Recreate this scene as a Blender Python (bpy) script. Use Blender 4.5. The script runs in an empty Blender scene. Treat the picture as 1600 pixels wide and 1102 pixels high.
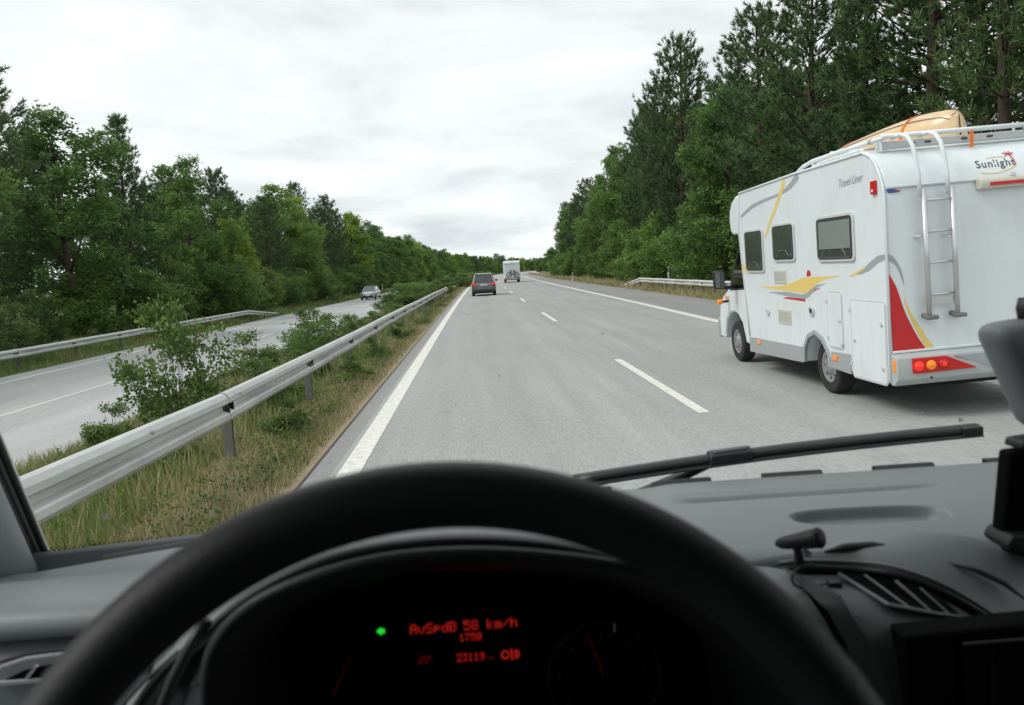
import bpy, bmesh, math, random
import numpy as np
from mathutils import Vector, Matrix

random.seed(7)
RAD = math.radians
scene = bpy.context.scene
COL = scene.collection

# ------------------------------------------------------------------ camera
cam_data = bpy.data.cameras.new('camera')
cam_data.sensor_width = 36.0
cam_data.lens = 28.0
cam_data.clip_start = 0.02
cam_data.clip_end = 4000.0
cam_data.dof.use_dof = True
cam_data.dof.focus_distance = 14.0
cam_data.dof.aperture_fstop = 9.0
cam = bpy.data.objects.new('camera', cam_data)
COL.objects.link(cam)
EYE = Vector((0.0, 0.0, 1.8))
def camera_matrix():
    f = 28.0 / 36.0 * 1600
    fw = Vector(((740 - 800) / f, -(425 - 551) / f, -1.0)).normalized()
    r = RAD(3.2)
    hx = Vector((math.cos(r), math.sin(r), 0.0))
    X = (hx - fw * hx.dot(fw)).normalized()
    Z = X.cross(fw)
    m = Matrix((X, fw, Z)).to_4x4()
    m.translation = EYE
    return m
cam.matrix_world = camera_matrix()
scene.camera = cam

# ------------------------------------------------------------------ sky and sun
SUN_EL, SUN_AZ = RAD(46), RAD(-98)          # from the left, a little ahead
world = bpy.data.worlds.new('World')
scene.world = world
world.use_nodes = True
wn = world.node_tree.nodes; wl = world.node_tree.links
wn.clear()
w_out = wn.new('ShaderNodeOutputWorld')
w_bg = wn.new('ShaderNodeBackground')
w_bg.inputs['Strength'].default_value = 0.1
sky = wn.new('ShaderNodeTexSky')
sky.sky_type = 'NISHITA'; sky.sun_disc = False
sky.sun_elevation = SUN_EL; sky.sun_rotation = SUN_AZ
geo = wn.new('ShaderNodeTexCoord')
sep = wn.new('ShaderNodeSeparateXYZ')
wl.new(geo.outputs['Generated'], sep.inputs[0])
zz = wn.new('ShaderNodeMath'); zz.operation = 'MAXIMUM'; zz.inputs[1].default_value = 0.0
wl.new(sep.outputs[2], zz.inputs[0])
za = wn.new('ShaderNodeMath'); za.operation = 'ADD'; za.inputs[1].default_value = 0.16
wl.new(zz.outputs[0], za.inputs[0])
dx = wn.new('ShaderNodeMath'); dx.operation = 'DIVIDE'
dy = wn.new('ShaderNodeMath'); dy.operation = 'DIVIDE'
wl.new(sep.outputs[0], dx.inputs[0]); wl.new(za.outputs[0], dx.inputs[1])
wl.new(sep.outputs[1], dy.inputs[0]); wl.new(za.outputs[0], dy.inputs[1])
cmb = wn.new('ShaderNodeCombineXYZ')
wl.new(dx.outputs[0], cmb.inputs[0]); wl.new(dy.outputs[0], cmb.inputs[1])
n1 = wn.new('ShaderNodeTexNoise'); n1.inputs['Scale'].default_value = 1.15
n1.inputs['Detail'].default_value = 7; n1.inputs['Roughness'].default_value = 0.58
n1.inputs['Distortion'].default_value = 0.35
n2 = wn.new('ShaderNodeTexNoise'); n2.inputs['Scale'].default_value = 1.1
n2.inputs['Detail'].default_value = 5
wl.new(cmb.outputs[0], n1.inputs['Vector'])
off = wn.new('ShaderNodeVectorMath'); off.operation = 'ADD'; off.inputs[1].default_value = (7.3, 2.1, 0)
wl.new(cmb.outputs[0], off.inputs[0]); wl.new(off.outputs[0], n2.inputs['Vector'])
r1 = wn.new('ShaderNodeValToRGB')            # cloud tone, relative to strength 0.1
r1.color_ramp.elements[0].position = 0.32; r1.color_ramp.elements[0].color = (5.4, 5.7, 6.0, 1)
r1.color_ramp.elements[1].position = 0.66; r1.color_ramp.elements[1].color = (8.1, 8.2, 8.25, 1)
e = r1.color_ramp.elements.new(0.48); e.color = (6.9, 7.1, 7.25, 1)
wl.new(n1.outputs['Fac'], r1.inputs['Fac'])
r2 = wn.new('ShaderNodeValToRGB')            # a few thin places where blue shows
r2.color_ramp.elements[0].position = 0.66; r2.color_ramp.elements[0].color = (0, 0, 0, 1)
r2.color_ramp.elements[1].position = 0.86; r2.color_ramp.elements[1].color = (1, 1, 1, 1)
wl.new(n2.outputs['Fac'], r2.inputs['Fac'])
mx = wn.new('ShaderNodeMix'); mx.data_type = 'RGBA'
wl.new(r2.outputs['Color'], mx.inputs[0])
wl.new(r1.outputs['Color'], mx.inputs[6]); wl.new(sky.outputs['Color'], mx.inputs[7])
wl.new(mx.outputs[2], w_bg.inputs['Color'])
wl.new(w_bg.outputs[0], w_out.inputs['Surface'])

sun_d = bpy.data.lights.new('sun', 'SUN')
sun_d.energy = 1.45; sun_d.angle = RAD(24); sun_d.color = (1.0, 0.97, 0.92)
sun = bpy.data.objects.new('sun', sun_d); COL.objects.link(sun)
sun_dir = Vector((math.sin(SUN_AZ) * math.cos(SUN_EL), math.cos(SUN_AZ) * math.cos(SUN_EL), math.sin(SUN_EL)))
sun.rotation_euler = (-sun_dir).to_track_quat('-Z', 'Y').to_euler()
sun.location = (-40, 20, 60)

scene.view_settings.view_transform = 'Standard'
scene.view_settings.look = 'None'
scene.view_settings.exposure = 0.45
scene.view_settings.gamma = 1.0
scene.view_settings.use_curve_mapping = False
scene.cycles.max_bounces = 6
scene.cycles.diffuse_bounces = 3
scene.cycles.glossy_bounces = 3
scene.cycles.transparent_max_bounces = 16
scene.cycles.caustics_reflective = False
scene.cycles.caustics_refractive = False

# ------------------------------------------------------------------ helpers
class MB:
    """collects geometry for ONE mesh object"""
    def __init__(s): s.v = []; s.f = []
    def add(s, vs, fs):
        n = len(s.v); s.v += [tuple(p) for p in vs]; s.f += [tuple(i + n for i in f) for f in fs]; return s
    def box(s, x0, x1, y0, y1, z0, z1):
        vs = [(x, y, z) for z in (z0, z1) for y in (y0, y1) for x in (x0, x1)]
        return s.add(vs, [(0, 2, 3, 1), (4, 5, 7, 6), (0, 1, 5, 4), (2, 6, 7, 3), (0, 4, 6, 2), (1, 3, 7, 5)])
    def loft(s, rings, closed=True, caps=True):
        n = len(rings[0]); vs = [p for r in rings for p in r]; fs = []
        for a in range(len(rings) - 1):
            for i in range(n if closed else n - 1):
                j = (i + 1) % n
                fs.append((a * n + i, a * n + j, (a + 1) * n + j, (a + 1) * n + i))
        if caps and closed:
            fs.append(tuple(range(n - 1, -1, -1))); fs.append(tuple((len(rings) - 1) * n + i for i in range(n)))
        return s.add(vs, fs)
    def tube(s, path, r, n=8, caps=True):
        path = [Vector(p) for p in path]; rr = r if hasattr(r, '__len__') else [r] * len(path); rings = []
        up = None
        for i, p in enumerate(path):
            t = (path[min(i + 1, len(path) - 1)] - path[max(i - 1, 0)]).normalized()
            if up is None:
                up = Vector((0, 0, 1)) if abs(t.z) < 0.9 else Vector((1, 0, 0))
            a = t.cross(up).normalized(); b = a.cross(t).normalized(); up = b
            rings.append([p + a * (rr[i] * math.cos(2 * math.pi * k / n)) + b * (rr[i] * math.sin(2 * math.pi * k / n)) for k in range(n)])
        return s.loft(rings, True, caps)
    def prism(s, poly, axis, a, b):
        """extrude a polygon: axis 'x' -> poly is (y,z); 'y' -> (x,z); 'z' -> (x,y)"""
        f = {'x': lambda p, t: (t, p[0], p[1]), 'y': lambda p, t: (p[0], t, p[1]), 'z': lambda p, t: (p[0], p[1], t)}[axis]
        return s.loft([[f(p, a) for p in poly], [f(p, b) for p in poly]])
    def lathe(s, prof, axis, c, n=24, caps=True):
        """prof: list of (radius, along)"""
        rings = []
        for r, t in prof:
            ring = []
            for k in range(n):
                q = 2 * math.pi * k / n; u, w = r * math.cos(q), r * math.sin(q)
                ring.append({'x': (c[0] + t, c[1] + u, c[2] + w), 'y': (c[0] + u, c[1] + t, c[2] + w), 'z': (c[0] + u, c[1] + w, c[2] + t)}[axis])
            rings.append(ring)
        return s.loft(rings, True, caps)
    def grid(s, rows):
        return s.loft(rows, False, False)
    def build(s, name, mat, parent=None, smooth=False, bevel=0.0, seg=2, solid=0.0, sub=0, local=True):
        me = bpy.data.meshes.new(name)
        vs = s.v
        if parent is not None and not local:
            L = world_loc(parent); vs = [(p[0] - L[0], p[1] - L[1], p[2] - L[2]) for p in vs]
        me.from_pydata(vs, [], s.f)
        bm = bmesh.new(); bm.from_mesh(me); bmesh.ops.recalc_face_normals(bm, faces=bm.faces); bm.to_mesh(me); bm.free()
        me.materials.append(mat)
        o = bpy.data.objects.new(name, me); COL.objects.link(o)
        if parent is not None: o.parent = parent
        if smooth:
            me.shade_smooth()
        if solid:
            m = o.modifiers.new('solid', 'SOLIDIFY'); m.thickness = solid; m.offset = 0
        if bevel:
            m = o.modifiers.new('bevel', 'BEVEL'); m.width = bevel; m.segments = seg; m.limit_method = 'ANGLE'; m.angle_limit = RAD(35)
            me.shade_smooth()
            m2 = o.modifiers.new('wn', 'WEIGHTED_NORMAL'); m2.keep_sharp = False
        if sub:
            m = o.modifiers.new('sub', 'SUBSURF'); m.levels = sub; m.render_levels = sub
        return o

def world_loc(o):
    L = Vector((0, 0, 0))
    while o is not None:
        L += o.location; o = o.parent
    return L

def tag(o, label=None, cat=None, group=None, kind=None):
    if label: o['label'] = label
    if cat: o['category'] = cat
    if group: o['group'] = group
    if kind: o['kind'] = kind
    return o

def thing(name, label, cat, loc=(0, 0, 0), rot=(0, 0, 0), group=None):
    o = bpy.data.objects.new(name, None); COL.objects.link(o)
    o.empty_display_size = 0.2
    o.location = loc; o.rotation_euler = rot
    return tag(o, label, cat, group)

def inst(name, me, parent, loc=(0, 0, 0), rot=(0, 0, 0), scale=(1, 1, 1)):
    o = bpy.data.objects.new(name, me); COL.objects.link(o)
    o.parent = parent; o.location = loc; o.rotation_euler = rot; o.scale = scale
    return o

def np_mesh(name, verts, faces, mat, tint=None):
    me = bpy.data.meshes.new(name)
    k = faces.shape[1]
    me.vertices.add(len(verts)); me.vertices.foreach_set('co', np.ascontiguousarray(verts, np.float32).ravel())
    me.loops.add(faces.size); me.loops.foreach_set('vertex_index', np.ascontiguousarray(faces, np.int32).ravel())
    me.polygons.add(len(faces)); me.polygons.foreach_set('loop_start', np.arange(0, faces.size, k, dtype=np.int32))
    me.polygons.foreach_set('loop_total', np.full(len(faces), k, np.int32))
    me.update(calc_edges=True)
    if tint is not None:
        at = me.attributes.new('tint', 'FLOAT', 'POINT'); at.data.foreach_set('value', np.ascontiguousarray(tint, np.float32))
    me.materials.append(mat)
    return me

def text_mesh(txt, size, mat, name, parent, m4, extrude=0.0, bold=0.0, shear=0.0, space=1.0, align='LEFT'):
    cu = bpy.data.curves.new(name, 'FONT'); cu.body = txt; cu.size = size; cu.extrude = extrude; cu.shear = shear
    cu.space_character = space; cu.align_x = align; cu.resolution_u = 3; cu.offset = bold
    t = bpy.data.objects.new('tmp_text', cu); COL.objects.link(t)
    bpy.context.view_layer.update()
    me = bpy.data.meshes.new_from_object(t.evaluated_get(bpy.context.evaluated_depsgraph_get()))
    bpy.data.objects.remove(t); me.materials.clear(); me.materials.append(mat)
    me.transform(m4)
    o = bpy.data.objects.new(name, me); COL.objects.link(o); o.parent = parent
    return o

def basis(o, x, y):
    """matrix that lays text (local x,y) into the plane spanned by x,y at o"""
    x = Vector(x).normalized(); y = Vector(y).normalized(); z = x.cross(y)
    m = Matrix((x, y, z)).transposed().to_4x4(); m.translation = Vector(o); return m

# ------------------------------------------------------------------ materials
def new_mat(name):
    m = bpy.data.materials.new(name); m.use_nodes = True
    return m, m.node_tree.nodes, m.node_tree.links, m.node_tree.nodes['Principled BSDF']

def pmat(name, col, rough=0.5, metal=0.0, spec=0.5, var=0.0, vscale=6.0, bump=0.0, bscale=60.0, coat=0.0, rvar=0.0, stretch=None, emit=None, estr=0.0):
    m, N, L, P = new_mat(name)
    P.inputs['Base Color'].default_value = (*col, 1); P.inputs['Roughness'].default_value = rough
    P.inputs['Metallic'].default_value = metal; P.inputs['Specular IOR Level'].default_value = spec
    P.inputs['Coat Weight'].default_value = coat
    tc = N.new('ShaderNodeTexCoord'); src = tc.outputs['Object']
    if stretch:
        mp = N.new('ShaderNodeMapping'); mp.inputs['Scale'].default_value = stretch; L.new(src, mp.inputs[0]); src = mp.outputs[0]
    if var or rvar:
        nz = N.new('ShaderNodeTexNoise'); nz.inputs['Scale'].default_value = vscale; nz.inputs['Detail'].default_value = 6
        nz.inputs['Roughness'].default_value = 0.65; L.new(src, nz.inputs['Vector'])
        if var:
            rp = N.new('ShaderNodeValToRGB')
            rp.color_ramp.elements[0].position = 0.3; rp.color_ramp.elements[1].position = 0.7
            rp.color_ramp.elements[0].color = (*[c * (1 - var) for c in col], 1)
            rp.color_ramp.elements[1].color = (*[min(1, c * (1 + var)) for c in col], 1)
            L.new(nz.outputs['Fac'], rp.inputs[0]); L.new(rp.outputs[0], P.inputs['Base Color'])
        if rvar:
            mr = N.new('ShaderNodeMapRange'); mr.inputs[3].default_value = rough - rvar; mr.inputs[4].default_value = rough + rvar
            L.new(nz.outputs['Fac'], mr.inputs[0]); L.new(mr.outputs[0], P.inputs['Roughness'])
    if bump:
        nb = N.new('ShaderNodeTexNoise'); nb.inputs['Scale'].default_value = bscale; nb.inputs['Detail'].default_value = 4
        L.new(src, nb.inputs['Vector'])
        bp = N.new('ShaderNodeBump'); bp.inputs['Strength'].default_value = bump; bp.inputs['Distance'].default_value = 0.02
        L.new(nb.outputs['Fac'], bp.inputs['Height']); L.new(bp.outputs[0], P.inputs['Normal'])
    if emit:
        P.inputs['Emission Color'].default_value = (*emit, 1); P.inputs['Emission Strength'].default_value = estr
    return m

def pane_mat(name, tint, gloss, rough=0.02, glosscol=(1, 1, 1)):
    m, N, L, P = new_mat(name); N.remove(P)
    out = N['Material Output']
    t = N.new('ShaderNodeBsdfTransparent'); t.inputs[0].default_value = (*tint, 1)
    g = N.new('ShaderNodeBsdfGlossy'); g.inputs['Roughness'].default_value = rough; g.inputs['Color'].default_value = (*glosscol, 1)
    fr = N.new('ShaderNodeLayerWeight'); fr.inputs[0].default_value = 0.5
    pw = N.new('ShaderNodeMath'); pw.operation = 'POWER'; pw.inputs[1].default_value = 4.0; L.new(fr.outputs['Facing'], pw.inputs[0])
    ad = N.new('ShaderNodeMath'); ad.operation = 'ADD'; ad.inputs[1].default_value = 0.045; L.new(pw.outputs[0], ad.inputs[0])
    mu = N.new('ShaderNodeMath'); mu.operation = 'MULTIPLY'; mu.inputs[1].default_value = gloss; mu.use_clamp = True; L.new(ad.outputs[0], mu.inputs[0])
    mi = N.new('ShaderNodeMixShader'); L.new(mu.outputs[0], mi.inputs[0]); L.new(t.outputs[0], mi.inputs[1]); L.new(g.outputs[0], mi.inputs[2])
    L.new(mi.outputs[0], out.inputs['Surface'])
    return m

def leaf_mat(name, stops, transl=0.3, rough=0.55):
    """stops: colours along the per-leaf tint 0..1; object random shifts the tree"""
    m, N, L, P = new_mat(name)
    at = N.new('ShaderNodeAttribute'); at.attribute_name = 'tint'
    oi = N.new('ShaderNodeObjectInfo')
    ma = N.new('ShaderNodeMath'); ma.operation = 'MULTIPLY_ADD'; ma.inputs[1].default_value = 0.30; ma.inputs[2].default_value = -0.15
    L.new(oi.outputs['Random'], ma.inputs[0])
    ad = N.new('ShaderNodeMath'); ad.operation = 'ADD'; ad.use_clamp = True; L.new(at.outputs['Fac'], ad.inputs[0]); L.new(ma.outputs[0], ad.inputs[1])
    rp = N.new('ShaderNodeValToRGB'); el = rp.color_ramp.elements
    while len(el) < len(stops): el.new(0.5)
    for i, c in enumerate(stops):
        el[i].position = i / (len(stops) - 1); el[i].color = (*c, 1)
    L.new(ad.outputs[0], rp.inputs[0]); L.new(rp.outputs[0], P.inputs['Base Color'])
    P.inputs['Roughness'].default_value = rough; P.inputs['Specular IOR Level'].default_value = 0.3
    tr = N.new('ShaderNodeBsdfTranslucent'); L.new(rp.outputs[0], tr.inputs[0])
    mi = N.new('ShaderNodeMixShader'); mi.inputs[0].default_value = transl
    L.new(P.outputs[0], mi.inputs[1]); L.new(tr.outputs[0], mi.inputs[2]); L.new(mi.outputs[0], N['Material Output'].inputs['Surface'])
    return m

M = {}
def asphalt(name, lo, hi, streak=0.28):
    m, N, L, P = new_mat(name)
    tc = N.new('ShaderNodeTexCoord')
    mp = N.new('ShaderNodeMapping'); mp.inputs['Scale'].default_value = (1.0, 0.06, 1.0); L.new(tc.outputs['Object'], mp.inputs[0])
    a = N.new('ShaderNodeTexNoise'); a.inputs['Scale'].default_value = 2.2; a.inputs['Detail'].default_value = 8; a.inputs['Roughness'].default_value = 0.7
    L.new(mp.outputs[0], a.inputs['Vector'])
    b = N.new('ShaderNodeTexNoise'); b.inputs['Scale'].default_value = 55; b.inputs['Detail'].default_value = 5; b.inputs['Roughness'].default_value = 0.8
    mp2 = N.new('ShaderNodeMapping'); mp2.inputs['Scale'].default_value = (1.0, 0.10, 1.0); L.new(tc.outputs['Object'], mp2.inputs[0]); L.new(mp2.outputs[0], b.inputs['Vector'])
    c = N.new('ShaderNodeTexNoise'); c.inputs['Scale'].default_value = 0.12; c.inputs['Detail'].default_value = 4; L.new(tc.outputs['Object'], c.inputs['Vector'])
    s1 = N.new('ShaderNodeMath'); s1.operation = 'MULTIPLY_ADD'; s1.inputs[1].default_value = streak; L.new(a.outputs['Fac'], s1.inputs[0])
    m2 = N.new('ShaderNodeMath'); m2.operation = 'MULTIPLY'; m2.inputs[1].default_value = 1 - streak; L.new(b.outputs['Fac'], m2.inputs[0])
    L.new(m2.outputs[0], s1.inputs[2])
    s2 = N.new('ShaderNodeMath'); s2.operation = 'MULTIPLY_ADD'; s2.inputs[1].default_value = 0.16; L.new(c.outputs['Fac'], s2.inputs[0])
    mp3 = N.new('ShaderNodeMapping'); mp3.inputs['Scale'].default_value = (1.0, 0.004, 1.0); L.new(tc.outputs['Object'], mp3.inputs[0])
    tr_ = N.new('ShaderNodeTexNoise'); tr_.inputs['Scale'].default_value = 0.9; tr_.inputs['Detail'].default_value = 3; L.new(mp3.outputs[0], tr_.inputs['Vector'])
    s3 = N.new('ShaderNodeMath'); s3.operation = 'MULTIPLY_ADD'; s3.inputs[1].default_value = 0.20; L.new(tr_.outputs['Fac'], s3.inputs[0]); L.new(s1.outputs[0], s3.inputs[2])
    s4 = N.new('ShaderNodeMath'); s4.operation = 'ADD'; s4.inputs[1].default_value = -0.02; L.new(s3.outputs[0], s4.inputs[0]); L.new(s4.outputs[0], s2.inputs[2])
    rp = N.new('ShaderNodeValToRGB'); rp.color_ramp.elements[0].position = 0.48; rp.color_ramp.elements[1].position = 0.86
    rp.color_ramp.elements[0].color = (*lo, 1); rp.color_ramp.elements[1].color = (*hi, 1)
    L.new(s2.outputs[0], rp.inputs[0]); L.new(rp.outputs[0], P.inputs['Base Color'])
    P.inputs['Roughness'].default_value = 0.85; P.inputs['Specular IOR Level'].default_value = 0.3
    bp = N.new('ShaderNodeBump'); bp.inputs['Strength'].default_value = 0.35; bp.inputs['Distance'].default_value = 0.01
    L.new(b.outputs['Fac'], bp.inputs['Height']); L.new(bp.outputs[0], P.inputs['Normal'])
    return m
M['road'] = asphalt('worn_asphalt', (0.215, 0.222, 0.214), (0.435, 0.442, 0.425))
M['shoulder'] = asphalt('shoulder_asphalt', (0.18, 0.184, 0.176), (0.34, 0.343, 0.328))
M['opp'] = asphalt('pale_asphalt', (0.30, 0.305, 0.305), (0.53, 0.535, 0.53))
M['paint'] = pmat('road_paint', (0.66, 0.65, 0.60), 0.7, var=0.22, vscale=11, bump=0.2, bscale=40)
M['joint'] = pmat('tar_joint', (0.035, 0.035, 0.033), 0.7)
M['zinc'] = pmat('galvanised_steel', (0.58, 0.59, 0.575), 0.55, metal=0.28, var=0.22, vscale=3.5, rvar=0.12, bump=0.08, bscale=8, stretch=(1, 0.25, 1))
M['post'] = pmat('weathered_post_steel', (0.20, 0.20, 0.19), 0.6, metal=0.4, var=0.25)
M['white_plastic'] = pmat('white_plastic', (0.72, 0.73, 0.72), 0.45, var=0.06)
M['black_plastic'] = pmat('black_plastic', (0.015, 0.015, 0.016), 0.5, bump=0.05, bscale=300)
M['reflector'] = pmat('reflector', (0.75, 0.75, 0.7), 0.2, metal=0.3)
M['camper'] = pmat('camper_white', (0.70, 0.735, 0.75), 0.32, coat=0.25, var=0.03, vscale=1.2)
def grimy(name, col, dirt, amount):
    m = pmat(name, col, 0.34, coat=0.25); N, L = m.node_tree.nodes, m.node_tree.links; P = N['Principled BSDF']
    tc = N.new('ShaderNodeTexCoord'); mp = N.new('ShaderNodeMapping'); mp.inputs['Scale'].default_value = (5, 5, 0.55); L.new(tc.outputs['Object'], mp.inputs[0])
    a = N.new('ShaderNodeTexNoise'); a.inputs['Scale'].default_value = 2.0; a.inputs['Detail'].default_value = 8; a.inputs['Roughness'].default_value = 0.7; L.new(mp.outputs[0], a.inputs['Vector'])
    b = N.new('ShaderNodeTexNoise'); b.inputs['Scale'].default_value = 1.3; b.inputs['Detail'].default_value = 6; L.new(tc.outputs['Object'], b.inputs['Vector'])
    mu = N.new('ShaderNodeMath'); mu.operation = 'MULTIPLY'; L.new(a.outputs['Fac'], mu.inputs[0]); L.new(b.outputs['Fac'], mu.inputs[1])
    mr = N.new('ShaderNodeMapRange'); mr.inputs[1].default_value = 0.20; mr.inputs[2].default_value = 0.42; mr.inputs[3].default_value = 0.0; mr.inputs[4].default_value = amount; L.new(mu.outputs[0], mr.inputs[0])
    mi = N.new('ShaderNodeMix'); mi.data_type = 'RGBA'; mi.inputs[6].default_value = (*col, 1); mi.inputs[7].default_value = (*dirt, 1); L.new(mr.outputs[0], mi.inputs[0]); L.new(mi.outputs[2], P.inputs['Base Color'])
    m2 = N.new('ShaderNodeMapRange'); m2.inputs[3].default_value = 0.28; m2.inputs[4].default_value = 0.5; L.new(b.outputs['Fac'], m2.inputs[0]); L.new(m2.outputs[0], P.inputs['Roughness'])
    return m
M['camper'] = grimy('camper_white', (0.73, 0.785, 0.81), (0.54, 0.55, 0.54), 0.36)
M['camper_seal'] = pmat('camper_seal', (0.55, 0.57, 0.58), 0.5)
M['alu'] = pmat('aluminium', (0.62, 0.63, 0.64), 0.32, metal=0.75, rvar=0.06)
M['silver_paint'] = pmat('silver_skirt', (0.40, 0.42, 0.43), 0.45, metal=0.2)
M['bumper_grey'] = pmat('bumper_grey', (0.42, 0.45, 0.45), 0.45)
M['dark_gap'] = pmat('dark_gap', (0.02, 0.02, 0.022), 0.7)
M['tyre'] = pmat('tyre_rubber', (0.022, 0.022, 0.022), 0.8, var=0.3, vscale=20)
M['rim'] = pmat('wheel_cover', (0.36, 0.37, 0.37), 0.42, metal=0.5)
M['decal_yellow'] = pmat('decal_yellow', (0.78, 0.58, 0.17), 0.4)
M['decal_grey'] = pmat('decal_grey', (0.34, 0.37, 0.39), 0.4)
M['decal_red'] = pmat('decal_red', (0.56, 0.015, 0.02), 0.35)
M['decal_dark'] = pmat('decal_dark', (0.06, 0.07, 0.10), 0.4)
M['decal_blue'] = pmat('decal_blue', (0.05, 0.08, 0.30), 0.4)
M['lamp_red'] = pmat('lamp_red', (0.50, 0.012, 0.012), 0.2, emit=(1, 0.03, 0.02), estr=0.03)
M['lamp_lit'] = pmat('lamp_lit_red', (0.55, 0.015, 0.01), 0.15, emit=(1, 0.045, 0.012), estr=0.40)
M['lamp_amber'] = pmat('lamp_amber', (0.75, 0.22, 0.02), 0.15, emit=(1, 0.30, 0.02), estr=0.18)
M['cream'] = pmat('cream_plastic', (0.56, 0.55, 0.46), 0.5)
M['tinted'] = pane_mat('tinted_acrylic', (0.74, 0.78, 0.76), 1.5, 0.03)
M['car_glass'] = pane_mat('car_glass', (0.35, 0.40, 0.40), 1.0, 0.02)
M['car_grey'] = pmat('car_paint_grey', (0.15, 0.165, 0.175), 0.3, metal=0.4, coat=0.6)
M['car_silver'] = pmat('car_paint_silver', (0.44, 0.47, 0.50), 0.3, metal=0.4, coat=0.6)
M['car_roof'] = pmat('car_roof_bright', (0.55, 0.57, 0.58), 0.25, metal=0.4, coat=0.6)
M['plate'] = pmat('number_plate', (0.65, 0.65, 0.62), 0.4)
M['blue_plate'] = pmat('plate_blue', (0.02, 0.05, 0.35), 0.4)
M['plate_text'] = pmat('plate_text', (0.02, 0.02, 0.02), 0.5)
M['headlamp'] = pmat('headlamp', (0.7, 0.72, 0.75), 0.1, metal=0.6)
M['interior_dark'] = pmat('dark_upholstery', (0.12, 0.13, 0.12), 0.9)
M['blind'] = pmat('window_blind', (0.55, 0.57, 0.56), 0.8)
M['orange'] = pmat('orange_strap', (0.80, 0.20, 0.02), 0.6, bump=0.1, bscale=200)
M['bark'] = pmat('bark_brown', (0.075, 0.055, 0.042), 0.9, var=0.4, vscale=5, bump=0.5, bscale=12)
M['pinebark'] = pmat('bark_pine', (0.055, 0.038, 0.029), 0.9, var=0.4, vscale=4, bump=0.5, bscale=12)
# cab
M['dash'] = pmat('dash_grey', (0.195, 0.213, 0.218), 0.44, spec=0.45, bump=0.06, bscale=900, var=0.03, vscale=5)
M['dash_mid'] = pmat('dash_mid_grey', (0.10, 0.108, 0.112), 0.5, spec=0.45, bump=0.06, bscale=900)
M['dash_dark'] = pmat('dash_charcoal', (0.042, 0.046, 0.048), 0.55, bump=0.06, bscale=900)
M['trim'] = pmat('pillar_trim', (0.34, 0.36, 0.365), 0.6, bump=0.03, bscale=700)
M['leather'] = pmat('wheel_leather', (0.018, 0.019, 0.020), 0.5, spec=0.5, bump=0.10, bscale=420)
M['hood_black'] = pmat('cluster_black', (0.014, 0.015, 0.016), 0.45, spec=0.4, bump=0.03, bscale=800)
M['void'] = pmat('matt_black', (0.004, 0.004, 0.004), 0.9, spec=0.1)
M['seal'] = pmat('rubber_seal', (0.012, 0.013, 0.014), 0.45)
M['wiper'] = pmat('wiper_rubber', (0.02, 0.024, 0.025), 0.42)
M['headliner'] = pmat('headliner', (0.32, 0.33, 0.32), 0.9)
M['van_white'] = pmat('van_paint', (0.7, 0.71, 0.71), 0.3, coat=0.4)
M['windscreen'] = pane_mat('windscreen_glass', (0.965, 0.985, 0.975), 0.12, 0.0)
M['led_red'] = pmat('display_red', (0.05, 0, 0), 0.5, emit=(1.0, 0.03, 0.02), estr=0.30)
M['led_dim'] = pmat('display_dim_red', (0.03, 0, 0), 0.5, emit=(1.0, 0.02, 0.01), estr=0.008)
M['led_mid'] = pmat('display_faint_red', (0.03, 0, 0), 0.5, emit=(1.0, 0.02, 0.01), estr=0.08)
M['led_green'] = pmat('indicator_green', (0, 0.05, 0), 0.5, emit=(0.02, 0.9, 0.05), estr=0.6)
M['dial'] = pmat('dial_print', (0.03, 0.033, 0.033), 0.6)
M['dial_white'] = pmat('dial_white', (0.7, 0.7, 0.7), 0.5)
M['splat'] = pmat('dried_splat', (0.6, 0.6, 0.55), 0.9)
M['mount_grey'] = pmat('mount_grey', (0.17, 0.18, 0.19), 0.5, spec=0.4)
M['pine'] = leaf_mat('pine_needles', [(0.045, 0.082, 0.036), (0.090, 0.155, 0.062), (0.145, 0.225, 0.088), (0.21, 0.29, 0.11)], 0.34, 0.5)
M['leaf'] = leaf_mat('broad_leaves', [(0.052, 0.110, 0.032), (0.105, 0.205, 0.052), (0.175, 0.30, 0.072), (0.26, 0.38, 0.095)], 0.45)
M['lime'] = leaf_mat('yellow_green_leaves', [(0.13, 0.23, 0.04), (0.22, 0.34, 0.05), (0.33, 0.43, 0.07), (0.42, 0.46, 0.09)], 0.42)
M['shrub'] = leaf_mat('median_shrub_leaves', [(0.045, 0.09, 0.025), (0.09, 0.165, 0.04), (0.16, 0.25, 0.06), (0.29, 0.33, 0.08)], 0.35)
M['grass'] = leaf_mat('grass_blades', [(0.07, 0.15, 0.04), (0.14, 0.23, 0.06), (0.25, 0.27, 0.10), (0.42, 0.35, 0.20), (0.50, 0.43, 0.29)], 0.3)
# ------------------------------------------------------------------ the motorway in plan
def cx(y):                                   # the road bends slowly to the right
    return (7.8e-5 * y * y if y > 0 else 0.0) + (1.2e-4 * (y - 220) ** 2 if y > 220 else 0.0)
def heading(y):
    return math.atan2(cx(y + 0.5) - cx(y - 0.5), 1.0)
LINE_Y = [-80, 0, 22, 35, 62, 104, 180, 320, 900]
LINE_U = [6.5, 6.6, 6.85, 7.2, 7.66, 8.27, 9.2, 9.6, 9.6]
def right_line(y): return float(np.interp(y, LINE_Y, LINE_U))
def shoulder(y): return right_line(y) + 3.05
OPP_Z = -0.70
GU = [-420, -60, -23, -18.4, -15.5, -15.0, -6.3, -5.9, -5.2, -4.4, -2.6, -1.72, -1.5]
GZ = [0.8, 0.5, 0.0, -0.45, -0.73, -0.76, -0.76, -0.66, -0.38, -0.20, -0.06, -0.02, -0.05]
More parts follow.
